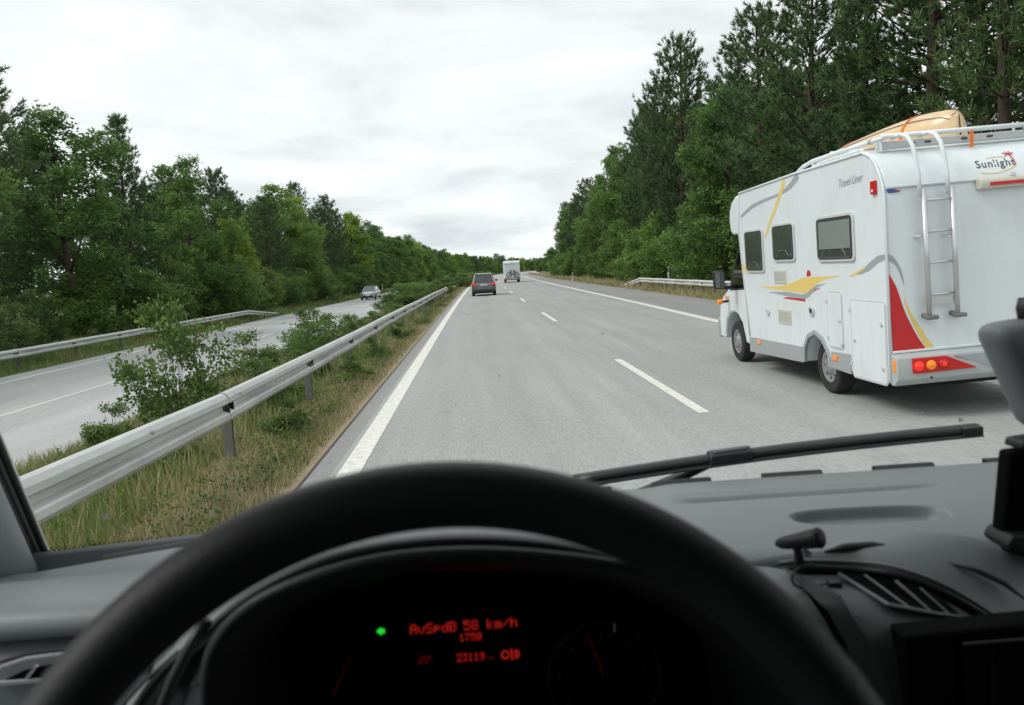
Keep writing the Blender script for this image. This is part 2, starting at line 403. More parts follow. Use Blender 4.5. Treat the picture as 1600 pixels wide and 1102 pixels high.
def ground_z(u, y):
    if u < -1.5: return float(np.interp(u, GU, GZ))
    s = shoulder(y)
    return float(np.interp(u, [-1.5, s - 0.12, s + 0.05, s + 0.6, s + 2.2, s + 5, s + 50, 430], [-0.05, -0.05, -0.01, 0.0, 0.02, 0.35, 0.7, 0.9]))

ys = list(np.arange(-60, 140, 2.5)) + list(np.arange(140, 400, 8)) + list(np.arange(400, 1400, 40))
left_us = [-420, -200, -100, -60, -40, -30, -23, -20.5, -18.4, -17, -15.5, -15.0, -10, -6.3, -5.9, -5.5, -5.2, -4.8, -4.4, -3.5, -2.6, -2.1, -1.72, -1.5]
rng0 = np.random.default_rng(3)
rows = []; dry = []
for y in ys:
    s = shoulder(y)
    us = left_us + [2, s - 0.12, s + 0.05, s + 0.3, s + 0.6, s + 1.4, s + 2.2, s + 3.5, s + 5, s + 9, s + 20, s + 50, 120, 220, 430]
    row = []
    for u in us:
        rough = 0.0
        if u < -15.6 or u > s + 0.5 or -5.4 < u < -1.8: rough = rng0.normal() * (0.03 if abs(u) < 30 else 0.15)
        row.append((u + cx(y), y, ground_z(u, y) + rough))
        d = 0.3
        if -1.9 < u < -1.6: d = 0.95
        elif -2.5 < u <= -1.9: d = 0.60
        elif -5.6 < u <= -2.5: d = 0.3
        elif u > s: d = 0.62 if u < s + 4 else 0.25
        elif u < -15: d = 0.35 if u > -18 else 0.2
        dry.append(d)
    rows.append(row)
M['ground'], N_, L_, P_ = new_mat('verge_ground')
at = N_.new('ShaderNodeAttribute'); at.attribute_name = 'tint'
tc = N_.new('ShaderNodeTexCoord')
na = N_.new('ShaderNodeTexNoise'); na.inputs['Scale'].default_value = 0.9; na.inputs['Detail'].default_value = 8; na.inputs['Roughness'].default_value = 0.7
nb = N_.new('ShaderNodeTexNoise'); nb.inputs['Scale'].default_value = 14; nb.inputs['Detail'].default_value = 6
L_.new(tc.outputs['Object'], na.inputs['Vector']); L_.new(tc.outputs['Object'], nb.inputs['Vector'])
m1 = N_.new('ShaderNodeMath'); m1.operation = 'MULTIPLY_ADD'; m1.inputs[1].default_value = 0.9; L_.new(na.outputs['Fac'], m1.inputs[0])
m0 = N_.new('ShaderNodeMath'); m0.operation = 'ADD'; m0.inputs[1].default_value = -0.45; L_.new(at.outputs['Fac'], m0.inputs[0]); L_.new(m0.outputs[0], m1.inputs[2])
m2 = N_.new('ShaderNodeMath'); m2.operation = 'MULTIPLY_ADD'; m2.inputs[1].default_value = 0.3; L_.new(nb.outputs['Fac'], m2.inputs[0]); L_.new(m1.outputs[0], m2.inputs[2])
rp = N_.new('ShaderNodeValToRGB'); el = rp.color_ramp.elements
el[0].position = 0.25; el[0].color = (0.035, 0.065, 0.018, 1); el[1].position = 1.0; el[1].color = (0.33, 0.27, 0.18, 1)
for p_, c_ in ((0.5, (0.11, 0.15, 0.045)), (0.75, (0.22, 0.20, 0.10))):
    q = el.new(p_); q.color = (*c_, 1)
L_.new(m2.outputs[0], rp.inputs[0]); L_.new(rp.outputs[0], P_.inputs['Base Color']); P_.inputs['Roughness'].default_value = 0.95; P_.inputs['Specular IOR Level'].default_value = 0.1
bp = N_.new('ShaderNodeBump'); bp.inputs['Strength'].default_value = 0.8; bp.inputs['Distance'].default_value = 0.05; L_.new(nb.outputs['Fac'], bp.inputs['Height']); L_.new(bp.outputs[0], P_.inputs['Normal'])
g = MB().grid(rows).build('ground', M['ground'], smooth=True)
a_ = g.data.attributes.new('tint', 'FLOAT', 'POINT'); a_.data.foreach_set('value', np.array(dry, np.float32))
tag(g, kind='structure')

def strip(name, fl, fr, z, mat, y0=-60, y1=900, parent=None, n=3):
    yy = [y for y in np.concatenate([np.arange(max(y0, -60), min(y1, 140), 4.0), np.arange(140, 400, 10), np.arange(400, 901, 25)]) if y0 < y < y1]
    yy = [y0] + yy + [y1]
    rows = [[(fl(y) + (fr(y) - fl(y)) * i / n + cx(y), y, z(y) if callable(z) else z) for i in range(n + 1)] for y in yy]
    return MB().grid(rows).build(name, mat, parent)
C_ = lambda v: (lambda y: v)
road = tag(strip('road', C_(-1.44), lambda y: right_line(y) + 0.3, 0.0, M['road']), kind='structure')
tag(strip('road_edge_strip', C_(-1.66), C_(-1.44), 0.0, M['shoulder']), kind='structure')
tag(strip('hard_shoulder', lambda y: right_line(y) + 0.3, shoulder, 0.0, M['shoulder']), kind='structure')
strip('tar_joint', C_(-1.672), C_(-1.645), 0.004, M['joint'], parent=road, n=1)
strip('edge_line', C_(-1.38), C_(-1.17), 0.004, M['paint'], parent=road)
strip('edge_line', lambda y: right_line(y) - 0.15, lambda y: right_line(y) + 0.14, 0.004, M['paint'], parent=road)
for k in range(-3, 22):                      # 6 m dashes every 17.4 m
    y0 = 9.15 + 17.45 * k
    if y0 + 6 > 400: break
    strip('lane_dash', lambda y: 2.535 + 0.0, lambda y: 2.675, 0.004, M['paint'], y0=y0, y1=y0 + 5.75, parent=road, n=1)
opp = tag(strip('opposite_road', C_(-15.2), C_(-6.0), OPP_Z, M['opp']), kind='structure')
strip('edge_line', C_(-14.3), C_(-14.05), OPP_Z + 0.004, M['paint'], parent=opp)
strip('edge_line', C_(-6.75), C_(-6.55), OPP_Z + 0.004, M['paint'], parent=opp)
for k in range(-3, 22):
    y0 = 17.2 + 17.45 * k
    strip('lane_dash', C_(-10.36), C_(-10.22), OPP_Z + 0.004, M['paint'], y0=y0, y1=y0 + 5.75, parent=opp, n=1)

# ------------------------------------------------------------------ guard rails
def beam_profile():
    # W beam seen in section: (out, z) with z measured from the top edge down
    p = [(0.0, -0.004), (0.022, 0.0), (0.050, -0.012), (0.082, -0.050), (0.083, -0.098), (0.070, -0.112), (0.022, -0.132), (0.016, -0.142), (0.016, -0.168), (0.022, -0.178),
         (0.070, -0.198), (0.083, -0.212), (0.082, -0.260), (0.050, -0.298), (0.022, -0.310), (0.0, -0.306)]
    return p
def rail_panel_mesh(side, length):
    P = [(a * side, b) for a, b in beam_profile()] + [(a * side - 0.004 * side, b) for a, b in reversed(beam_profile())]
    b = MB().loft([[(p[0], t, p[1]) for p in P] for t in (0.0, length)])
    o = b.build('rail_panel', M['zinc'], smooth=False, bevel=0.0)
    me = o.data; bpy.data.objects.remove(o)
    me.shade_smooth(); me.set_sharp_from_angle(angle=RAD(24))
    return me
def post_mesh():
    b = MB()
    P = [(-0.05, -0.03), (0.05, -0.03), (0.05, -0.022), (-0.042, -0.022), (-0.042, 0.022), (0.05, 0.022), (0.05, 0.03), (-0.05, 0.03)]
    b.loft([[(p[0], p[1], z) for p in P] for z in (-0.35, 0.0)] )
    o = b.build('post', M['post']); me = o.data; bpy.data.objects.remove(o); return me
_b = MB().lathe([(0.012, 0.0), (0.012, 0.005), (0.008, 0.009), (0.002, 0.010)], 'x', (0, 0, 0), 8).build('bolt', M['zinc']); bolt_me = _b.data; bpy.data.objects.remove(_b)
def guardrail(label, u, y0, y1, top, side, post_step, group, end_far=None, end_near=None, lens=4.0):
    """side +1: the beam bulges towards +x"""
    root = thing('guardrail', label, 'guardrail', (u + cx(y0), y0, 0), group=group)
    L = Vector(root.location)
    pm = rail_panel_mesh(side, lens + 0.16); po = post_mesh()
    n = int(round((y1 - y0) / lens))
    top_at = lambda y: top(y) if callable(top) else top
    tops = []
    for i in range(n):
        a = y0 + i * lens; b = a + lens
        pa = Vector((u + cx(a), a, top_at(a))); pb = Vector((u + cx(b), b, top_at(b)))
        wob = random.uniform(-0.006, 0.006)
        d = pb - pa
        o = inst('rail_panel', pm, root, pa - L + Vector((wob, 0, wob)), (math.atan2(d.z, math.hypot(d.x, d.y)), 0, -math.atan2(d.x, d.y)))
        if b < 26 and u > -5:
            for dz in (-0.055, -0.09, -0.22, -0.255):
                for dy in (0.02, 0.12): inst('bolt', bolt_me, root, pb - L + Vector((0.083 * side + (0.0 if side > 0 else 0), dy, dz + wob)), (0, 0 if side > 0 else math.pi, 0))
            inst('bolt', bolt_me, root, pb - L + Vector((0.017 * side, -1.9, -0.155)), (0, 0 if side > 0 else math.pi, 0), (1, 1.3, 1.3))
    y = y0 + 0.3
    while y < y1:
        gz = ground_z(u, y); t = top_at(y)
        if t - gz > 0.3:
            s = (t - 0.03 - gz + 0.15) / 0.35
            inst('post', po, root, Vector((u + cx(y) - 0.055 * side, y, t - 0.03)) - L, (0, 0, random.uniform(-0.03, 0.03)), (1, 1, s))
        y += post_step
    return root

guardrail('long galvanised guardrail in the central strip, nearest the van, running away on the left', -2.6, -8, 64,
          lambda y: float(np.interp(y, [-8, 2, 5, 8, 14], [0.84, 0.84, 0.80, 0.735, 0.715])) + 0.008 * math.sin(y * 0.3), +1, 4.0, 'guardrails along the motorway')
guardrail('bent far stretch of guardrail in the central strip, between shrubs behind the grey car', -2.75, 64.4, 92.4,
          lambda y: float(np.interp(y, [64, 70, 84, 93], [0.68, 0.50, 0.46, 0.30])), +1, 4.0, 'guardrails along the motorway')
guardrail('short weathered guardrail half hidden behind the big shrub in the central strip', -5.25, 13.2, 25.2, 0.02, -1, 4.0, 'guardrails along the motorway')
guardrail('guardrail on the far side of the opposite carriageway, below the left trees', -16.0, 8, 64,
          lambda y: 0.03 if y < 56 else 0.03 - (y - 56) * 0.075, +1, 4.0, 'guardrails along the motorway')
guardrail('galvanised guardrail with close posts beside the hard shoulder, ending ahead of the camper', 11.45, -4, 64,
          lambda y: 0.74 if y < 56 else 0.74 - (y - 56) * 0.088, -1, 2.0, 'guardrails along the motorway')
guardrail('distant guardrail on the right bend beyond the white motorhome', 13.4, 200, 264, 0.75, -1, 4.0, 'guardrails along the motorway', lens=8.0)

# ------------------------------------------------------------------ delineator posts
def delineator(label, x, y, z, h=1.05):
    r = thing('delineator_post', label, 'post', (x, y, z), group='white roadside delineator posts')
    def ring(zv, w, d): return [(-w, -d, zv), (w, -d, zv), (w * 0.3, d, zv), (-w * 0.3, d, zv)]
    MB().loft([ring(-0.1, 0.062, 0.06), ring(h - 0.31, 0.060, 0.058)]).build('shaft', M['white_plastic'], r, bevel=0.01)
    MB().loft([ring(h - 0.31, 0.0605, 0.0585), ring(h - 0.09, 0.0605, 0.0585)]).build('black_band', M['black_plastic'], r)
    MB().loft([ring(h - 0.09, 0.060, 0.058), ring(h - 0.03, 0.060, 0.058), ring(h, 0.05, 0.02)]).build('cap', M['white_plastic'], r)
    MB().box(-0.022, 0.022, -0.066, -0.0588, h - 0.28, h - 0.12).build('reflector', M['reflector'], r)
delineator('white delineator post standing above the right guardrail, nearest on the right', 11.95, 48.8, 0.10, 1.35)
delineator('white delineator post in the dry grass left of the right guardrail', 12.0, 97, 0.0)
delineator('farthest white delineator post on the right bend by the distant guardrail', 16.3, 190, 0.0)
delineator('white delineator post on the left verge, left of the oncoming car', -17.0, 93, -0.5)
delineator('white delineator post on the left verge, right of the oncoming car', -14.9 - 0.6, 136, -0.5)

# ------------------------------------------------------------------ grass
def blades(name, label, n, ufun, y0, y1, h0, h1, dryness, seed, power=2.0, wk=0.00042):
    r = np.random.default_rng(seed)
    t = r.random(n)
    y = y0 * (y1 / y0) ** t if y0 > 0 else y0 + (y1 - y0) * t
    uu = r.random(n)
    x = np.empty(n); z = np.empty(n)
    for i in range(n):
        u = ufun(uu[i], y[i]); x[i] = u + cx(y[i]); z[i] = ground_z(u, y[i])
    patch = 0.5 + 0.25 * np.sin(x * 2.1 + y * 0.9) + 0.25 * np.sin(y * 0.37 + 1.7 + x * 0.6) * np.sin(y * 0.83 - x)
    h = (h0 + (h1 - h0) * r.random(n) ** power) * (0.6 + 0.7 * patch)
    w = np.maximum(0.005 + 0.006 * r.random(n), y * wk)
    a = r.random(n) * 2 * np.pi; lean = r.normal(size=n) * 0.35; la = r.random(n) * 2 * np.pi
    V = np.empty((n, 5, 3))
    ca, sa = np.cos(a) * w, np.sin(a) * w
    lx, ly = np.cos(la) * lean * h, np.sin(la) * lean * h
    V[:, 0] = np.stack([x - ca, y - sa, z - 0.03], 1); V[:, 1] = np.stack([x + ca, y + sa, z - 0.03], 1)
    V[:, 2] = np.stack([x + ca * 0.7 + lx * 0.35, y + sa * 0.7 + ly * 0.35, z + h * 0.55], 1)
    V[:, 3] = np.stack([x - ca * 0.7 + lx * 0.35, y - sa * 0.7 + ly * 0.35, z + h * 0.55], 1)
    V[:, 4] = np.stack([x + lx, y + ly, z + h * 0.97], 1)
    b = np.arange(n)[:, None] * 5
    F = np.concatenate([b + [0, 1, 2], b + [0, 2, 3], b + [3, 2, 4]])
    tint = np.clip(dryness + (patch - 0.5) * 0.5 + r.normal(size=n) * 0.18, 0, 1)
    me = np_mesh(name, V.reshape(-1, 3), F, M['grass'], np.repeat(tint, 5))
    o = bpy.data.objects.new(name, me); COL.objects.link(o)
    return tag(o, label, 'grass', kind='stuff')
blades('grass', 'short dry grass between the road edge and the central guardrail', 64000, lambda t, y: -1.74 - 1.10 * t ** 0.7, 2.6, 130, 0.03, 0.15, 0.64, 11)
blades('grass', 'tall green grass and weeds behind the central guardrail', 50000, lambda t, y: -2.75 - 3.15 * t, 3.0, 190, 0.08, 0.44, 0.46, 12)
blades('grass', 'tall yellowish grass along the near edge of the opposite carriageway', 42000, lambda t, y: -4.6 - 1.45 * t, 6.0, 150, 0.14, 0.46, 0.52, 15, power=1.3)
blades('grass', 'tall dry seed stalks scattered along the central strip', 900, lambda t, y: -1.95 - 3.6 * t, 3.5, 90, 0.22, 0.5, 0.8, 16, power=1.5, wk=0.0003)
blades('grass', 'green grass verge beyond the opposite carriageway', 26000, lambda t, y: -15.3 - 4.0 * t, 14, 200, 0.10, 0.42, 0.33, 13)
blades('grass', 'dry brown grass verge right of the hard shoulder', 34000, lambda t, y: shoulder(y) + 0.05 + 5.5 * t, 16, 300, 0.12, 0.5, 0.58, 14)
# ------------------------------------------------------------------ vegetation prototypes
def limb_mesh(name, paths, mat):
    b = MB()
    for path, rr, n in paths: b.tube(path, rr, n, True)
    o = b.build(name, mat, smooth=True); me = o.data; bpy.data.objects.remove(o); return me

def leaf_cloud(r, C, size, dirs=None, flat=0.0):
    """one bent four-sided leaf (two triangles) for every centre"""
    n = len(C)
    a = r.normal(size=(n, 3)); a /= np.linalg.norm(a, axis=1, keepdims=True)
    if flat: a[:, 2] *= (1 - flat); a /= np.linalg.norm(a, axis=1, keepdims=True)
    b = np.cross(a, r.normal(size=(n, 3))); b /= np.linalg.norm(b, axis=1, keepdims=True)
    s = size[:, None]
    V = np.empty((n, 4, 3))
    V[:, 0] = C - a * s; V[:, 2] = C + a * s
    V[:, 1] = C + b * s * 0.55 + r.normal(size=(n, 3)) * s * 0.12; V[:, 3] = C - b * s * 0.55
    k = np.arange(n)[:, None] * 4
    F = np.concatenate([k + [0, 1, 2], k + [0, 2, 3]])
    return V.reshape(-1, 3), F

def pine_proto(seed, H, base, spread, clusters=20, top_sharp=1.0):
    r = np.random.default_rng(seed)
    lean = r.normal(size=2) * 0.015
    tp = [(lean[0] * z + 0.06 * math.sin(z * 0.5 + seed), lean[1] * z + 0.06 * math.cos(z * 0.6), z) for z in np.linspace(-0.4, H * 0.985, 14)]
    tr = list(np.linspace(0.021 * H, 0.018, 14))
    paths = [(tp, tr, 9)]
    T = lambda z: np.array([np.interp(z, [p[2] for p in tp], [p[i] for p in tp]) for i in (0, 1)] + [z])
    starts, dirs, scale = [], [], []
    z = base
    while z < H * 0.98:
        f = (z - base) / (H - base)
        R = spread * (min(1.0, 0.55 + 1.6 * f) * (1 - f) ** (0.62 * top_sharp) + 0.05)
        nb = int(r.integers(4, 7)) if f > 0.12 else int(r.integers(2, 5))
        a0 = r.random() * 6.28
        for k in range(nb):
            a = a0 + 6.28 * k / nb + r.normal() * 0.25
            Lb = R * r.uniform(0.65, 1.12)
            rise = r.uniform(-0.05, 0.25) + 0.55 * f
            p0 = T(z); pts = []
            for t in np.linspace(0, 1, 6):
                pts.append(p0 + np.array([math.cos(a) * Lb * t, math.sin(a) * Lb * t, Lb * (rise * t + 0.30 * t * t)]))
            paths.append(([tuple(q) for q in pts], list(np.linspace(max(0.02, 0.011 * Lb + 0.012), 0.010, 6)), 4))
            ns = max(3, int(Lb * 5.5))
            for s in range(ns):
                t = 0.30 + 0.70 * (s + r.random() * 0.8) / ns
                q = p0 + np.array([math.cos(a) * Lb * t, math.sin(a) * Lb * t, Lb * (rise * t + 0.30 * t * t)])
                side = r.choice([-1, 1]) * r.uniform(0, 0.55) * Lb * (1.15 - t) * 0.8
                q = q + np.array([-math.sin(a) * side, math.cos(a) * side, r.normal() * 0.08 + abs(side) * 0.15])
                for c in range(2):
                    starts.append(q + r.normal(size=3) * 0.10)
                    d = np.array([math.cos(a), math.sin(a), 0.75 + 0.5 * f]) + r.normal(size=3) * 0.35
                    dirs.append(d / np.linalg.norm(d)); scale.append(r.uniform(0.24, 0.40))
        z += r.uniform(0.34, 0.58) * (0.8 + 0.4 * (1 - f))
    for k in range(7):                        # leader shoots
        starts.append(T(H * 0.985) + np.array([r.normal() * 0.1, r.normal() * 0.1, r.uniform(-0.5, 0.1)])); dirs.append(np.array([r.normal() * .2, r.normal() * .2, 1.0])); scale.append(0.5)
    S = np.array(starts); D = np.array(dirs); D /= np.linalg.norm(D, axis=1, keepdims=True); sc = np.array(scale)
    m = len(S); n = m * clusters
    S = np.repeat(S, clusters, 0); D = np.repeat(D, clusters, 0); sc = np.repeat(sc, clusters)
    nd = D * r.uniform(0.5, 1.3, (n, 1)) + r.normal(size=(n, 3)) * 0.55
    nd /= np.linalg.norm(nd, axis=1, keepdims=True)
    B = S + D * (r.random((n, 1)) * sc[:, None] * 0.6)
    w = np.cross(nd, r.normal(size=(n, 3))); w /= np.linalg.norm(w, axis=1, keepdims=True); w *= 0.022
    E_ = B + nd * (sc * r.uniform(0.5, 0.9, n))[:, None]
    V = np.empty((n, 3, 3)); V[:, 0] = B - w; V[:, 1] = B + w; V[:, 2] = E_
    F = np.arange(n * 3).reshape(n, 3)
    tint = np.repeat(np.clip(np.repeat(r.normal(0.45, 0.16, m), clusters) + r.normal(size=n) * 0.10, 0, 1), 3)
    return limb_mesh('trunk', paths, M['pinebark']), np_mesh('crown', V.reshape(-1, 3), F, M['pine'], tint)

def broad_proto(seed, H, base, spread, nleaf, mat, lsize=0.095, lobes=26, columnar=0.0):
    r = np.random.default_rng(seed)
    tp = [(0.10 * math.sin(z * 0.5 + seed), 0.10 * math.cos(z * 0.45 + seed), z) for z in np.linspace(-0.4, H * 0.8, 9)]
    thin = min(1.0, H / 8.0)
    paths = [(tp, list(np.linspace((0.018 * H + 0.03) * thin, 0.03 * thin, 9)), 8)]
    Cs, Rs = [], []
    for k in range(lobes):
        f = (k + 0.5) / lobes
        z = base + (H - base) * (0.04 + 0.92 * f)
        prof = math.sin(math.pi * min(1, 0.16 + 0.80 * f ** (0.85))) ** 0.75
        a = k * 2.399 + r.normal() * 0.4
        d = spread * prof * r.uniform(0.35, 0.95) * (1 - 0.4 * columnar)
        c = np.array([d * math.cos(a), d * math.sin(a), z + r.normal() * 0.2])
        if k == lobes - 1: c = np.array([r.normal() * .2, r.normal() * .2, H * 0.95])
        Cs.append(c); Rs.append(spread * r.uniform(0.22, 0.42) * (0.6 + 0.5 * prof))
        zb = max(base * 0.6, z - r.uniform(0.8, 1.8) - d * 0.5)
        p0 = np.array([np.interp(zb, [p[2] for p in tp], [p[i] for p in tp]) for i in (0, 1)] + [zb])
        mid = (p0 + c) / 2 + np.array([0, 0, -0.12 * d])
        paths.append(([tuple(p0), tuple(mid), tuple(c)], [(0.03 + 0.008 * spread * 2) * thin, 0.028 * thin, 0.012 * thin], 5))
    Cs = np.array(Cs); Rs = np.array(Rs)
    # leaves sit in small sprays on and in each lobe
    nspray = nleaf // 12
    li = r.choice(lobes, nspray, p=Rs ** 2 / (Rs ** 2).sum())
    dd = r.normal(size=(nspray, 3)); dd /= np.linalg.norm(dd, axis=1, keepdims=True)
    rad = r.random(nspray) ** 0.35 * r.uniform(0.75, 1.15, nspray)
    sp = Cs[li] + dd * (rad * Rs[li])[:, None] * np.array([1, 1, 0.85])
    keep = sp[:, 2] > 0.05
    sp = sp[keep]; dd = dd[keep]; m = len(sp)
    C = np.repeat(sp, 12, 0) + r.normal(size=(m * 12, 3)) * np.array([0.17, 0.17, 0.11]) * (lsize / 0.12)
    V, F = leaf_cloud(r, C, r.uniform(0.6, 1.15, m * 12) * lsize, flat=0.35)
    t = np.repeat(r.normal(0.45, 0.17, m) + 0.10 * dd[:, 2], 12) + r.normal(size=m * 12) * 0.10
    return limb_mesh('trunk', paths, M['bark']), np_mesh('crown', V, F, mat, np.repeat(np.clip(t, 0, 1), 4))

PINES = [pine_proto(21, 12, 2.2, 2.9), pine_proto(22, 12, 3.4, 3.1), pine_proto(23, 12, 1.4, 2.6, top_sharp=1.25), pine_proto(24, 12, 2.6, 3.3), pine_proto(25, 12, 5.0, 3.4)]
BROAD = [broad_proto(31, 10, 1.2, 2.9, 23250, M['leaf']), broad_proto(32, 10, 0.8, 3.2, 24800, M['leaf'], lobes=30), broad_proto(33, 10, 1.6, 2.6, 21700, M['leaf'], lobes=22),
         broad_proto(34, 10, 0.7, 2.8, 23250, M['leaf'], columnar=0.4)]
LIME = [broad_proto(41, 8, 0.4, 2.2, 19000, M['lime'], columnar=0.3), broad_proto(42, 8, 0.8, 2.6, 20000, M['lime'])]
BUSH = [broad_proto(51, 4, 0.15, 2.2, 9000, M['leaf'], 0.10, 18), broad_proto(52, 4, 0.1, 2.6, 10000, M['leaf'], 0.10, 20), broad_proto(53, 4, 0.1, 2.0, 8000, M['shrub'], 0.09, 16)]
SHRUB = [broad_proto(61, 1.6, 0.05, 0.95, 6500, M['shrub'], 0.042, 20), broad_proto(62, 1.6, 0.05, 0.8, 5000, M['shrub'], 0.040, 16), broad_proto(63, 1.6, 0.05, 1.1, 6000, M['leaf'], 0.042, 20)]

def plant(name, proto, u, y, H, H0, label, cat, group, wide=1.0, rot=None):
    s = H / H0
    r = thing(name, label, cat, (u + cx(y), y, ground_z(u, y) - 0.05), (0, 0, random.uniform(0, 6.28) if rot is None else rot), group)
    t = inst('trunk', proto[0], r); c = inst('crown', proto[1], r)
    for o in (t, c): o.scale = (s * wide, s * wide, s)
    return r

# ---- the left wood
LEFT_H = lambda y: float(np.interp(y, [10, 33, 39, 45, 49, 56, 61, 66, 86, 105, 124, 178, 300, 600], [11.6, 11.6, 10.8, 10.2, 12.0, 10.8, 9.6, 11.6, 13.4, 13.6, 12.8, 12.4, 12.4, 12.5]))
LG, RG = 'trees of the wood left of the motorway', 'trees of the wood right of the motorway'
def zone(y, marks):
    for lim, txt in marks:
        if y < lim: return txt
    return marks[-1][1]
LZ = [(35, 'at the left edge'), (49, 'left of the dark peaked pine'), (63, 'right of the dark peaked pine'), (84, 'by the small yellow-green tree'),
      (110, 'by the large round tree'), (124, 'by the tall yellow-green tree'), (165, 'right of the tall yellow-green tree'), (205, 'before the round-topped far tree'), (260, 'just beyond the round-topped far tree'), (400, 'above the grey car'), (600, 'left of the far motorhome'), (9999, 'behind the far motorhome')]
RZ = [(26, 'hidden behind the camper'), (39, 'above the camper roof'), (48, 'above the camper front'), (63, 'right of the tallest pine'), (80, 'left of the tallest pine'), (95, 'halfway down the skyline'), (122, 'on the lower skyline'), (9999, 'near the far end')]
def left_tree(kind, u, y, H, label, wide=1.0):
    d = {'p': ('pine_tree', PINES, 12, 'pine tree'), 'b': ('broadleaf_tree', BROAD, 10, 'tree'), 'l': ('young_tree', LIME, 8, 'tree')}[kind]
    return plant(d[0], random.choice(d[1]), u, y, H, d[2], label, d[3], LG, wide)
left_tree('p', -20.3, 34.5, 11.9, 'tall pine at the left edge of the picture, highest of the left wood', 1.05)
left_tree('b', -20.0, 40.5, 11.2, 'leafy tree next to the tall pine at the left edge', 1.15)
left_tree('p', -20.5, 49.0, 12.2, 'dark pine rising to a peak in the middle of the left wood', 0.95)
left_tree('b', -19.6, 56.0, 11.0, 'bright green leafy tree right of the dark peaked pine', 0.95)
left_tree('l', -18.6, 62.0, 7.4, 'small yellow-green tree at the edge of the left wood, nearest of its colour', 0.9)
left_tree('p', -21.0, 67.5, 11.3, 'slender pine with sky showing through, behind the small yellow-green tree', 0.7)
left_tree('b', -20.5, 84.0, 12.2, 'large round leafy tree above the oncoming car', 1.15)
left_tree('p', -21.5, 98.0, 13.6, 'thin-topped pine sticking out above the large round leafy tree', 0.7)
left_tree('p', -20.5, 110.0, 13.2, 'dark pine just left of the tall yellow-green tree', 0.85)
left_tree('l', -19.5, 124.0, 12.4, 'tall yellow-green tree among dark trees of the left wood', 1.0)
left_tree('b', -20.5, 150.0, 12.8, 'dark round tree right of the tall yellow-green tree', 1.2)
left_tree('b', -20.0, 205.0, 12.6, 'round-topped tree at the far end of the left wood', 1.3)
taken = [35, 40.5, 49, 55.5, 67.5, 84, 98, 110, 124, 150, 205]
y = 14.0
while y < 900:
    if min(abs(y - t) for t in taken) > 3.0 + y * 0.02:
        k = random.random()
        kind = 'p' if k < (0.40 if y < 120 else 0.2) else ('l' if k > 0.90 and y > 60 else 'b')
        left_tree(kind, -20.3 + random.uniform(-0.8, 0.6), y, LEFT_H(y) * random.uniform(0.80, 0.97), ('front leafy tree of the left wood, ' if kind == 'b' else 'front yellow-green tree of the left wood, ' if kind == 'l' else 'front pine of the left wood, ') + zone(y, LZ), random.uniform(0.95, 1.15))
    y += random.uniform(4.2, 5.6) * (1 + y / 260)
y = 16.0
while y < 480:
    left_tree(random.choice('pbb'), -25.5 + random.uniform(-1.5, 1.5), y, LEFT_H(y) * random.uniform(0.82, 1.0), 'tree in the second row of the left wood, ' + zone(y, LZ), 1.15)
    y += random.uniform(5, 7.5) * (1 + y / 200)
y = 20.0
while y < 300:
    left_tree(random.choice('pb'), -32.5 + random.uniform(-2, 2), y, LEFT_H(y) * random.uniform(0.8, 0.98), 'tree deepest inside the left wood, ' + zone(y, LZ), 1.3)
    y += random.uniform(7, 10) * (1 + y / 200)
y = 12.0
while y < 420:
    plant('bush', random.choice(BUSH), -18.7 + random.uniform(-0.7, 0.4), y, random.uniform(2.4, 4.6), 4, 'leafy bush at the foot of the left wood, ' + zone(y, LZ), 'bush', 'bushes under the left wood', random.uniform(0.9, 1.2))
    y += random.uniform(2.6, 4.2) * (1 + y / 160)
# trees closing the view where the road bends away
for i in range(30):
    yy_ = 430 + i * 14.0
    plant('broadleaf_tree', random.choice(BROAD + PINES[:2]), random.uniform(-24, -13) - (i % 3) * 7, yy_, random.uniform(9, 13), 11, 'distant tree closing the view, ' + zone(yy_, [(520, 'left of the far motorhome'), (640, 'behind the far motorhome'), (9999, 'right of the far motorhome')]), 'tree', 'distant trees at the bend', 1.5)

# ---- the right wood
RIGHT_H = lambda y: float(np.interp(y, [10, 24, 39, 46, 53, 59, 62, 70, 77, 86, 95, 124, 153, 160, 175, 400], [15, 15.5, 14.6, 14.2, 12.4, 13.5, 17.0, 17.6, 17.2, 16.6, 15.2, 14.3, 12.6, 10, 6.5, 6.5]))
def right_tree(kind, u, y, H, label, wide=1.0, v=None):
    d = {'p': ('pine_tree', PINES, 12, 'pine tree'), 'b': ('broadleaf_tree', BROAD, 10, 'tree'), 'l': ('young_tree', LIME, 8, 'tree')}[kind]
    return plant(d[0], random.choice(d[1]) if v is None else d[1][v], u, y, H, d[2], label, d[3], RG, wide)
right_tree('p', 16.4, 63.0, 18.4, 'tallest pine of the right wood, its open top standing against the sky', 0.85, 3)
right_tree('p', 16.2, 70.5, 16.6, 'pine just left of the tallest pine in the right wood', 0.8, 1)
right_tree('p', 16.6, 80.0, 16.0, 'second pine left of the tallest pine in the right wood', 0.85, 0)
right_tree('p', 16.4, 95.0, 15.0, 'narrow pine halfway down the sloping skyline of the right wood', 0.9, 2)
right_tree('p', 16.6, 122.0, 14.3, 'dark pine near the far end of the right wood', 1.0, 3)
right_tree('p', 16.3, 148.0, 13.2, 'last dark pine at the far end of the right wood', 1.05, 0)
right_tree('p', 16.8, 46.0, 15.0, 'broad pine above the front of the white camper', 1.0, 1)
right_tree('p', 16.6, 39.0, 15.4, 'full pine above the roof of the white camper', 1.05, 3)
right_tree('p', 17.8, 26.0, 16.5, 'pine with a dark trunk and open branches at the right edge, behind the canoe', 0.85, 1)
right_tree('p', 18.8, 31.5, 17.0, 'dense pine over the canoe on the camper roof', 1.15, 1)
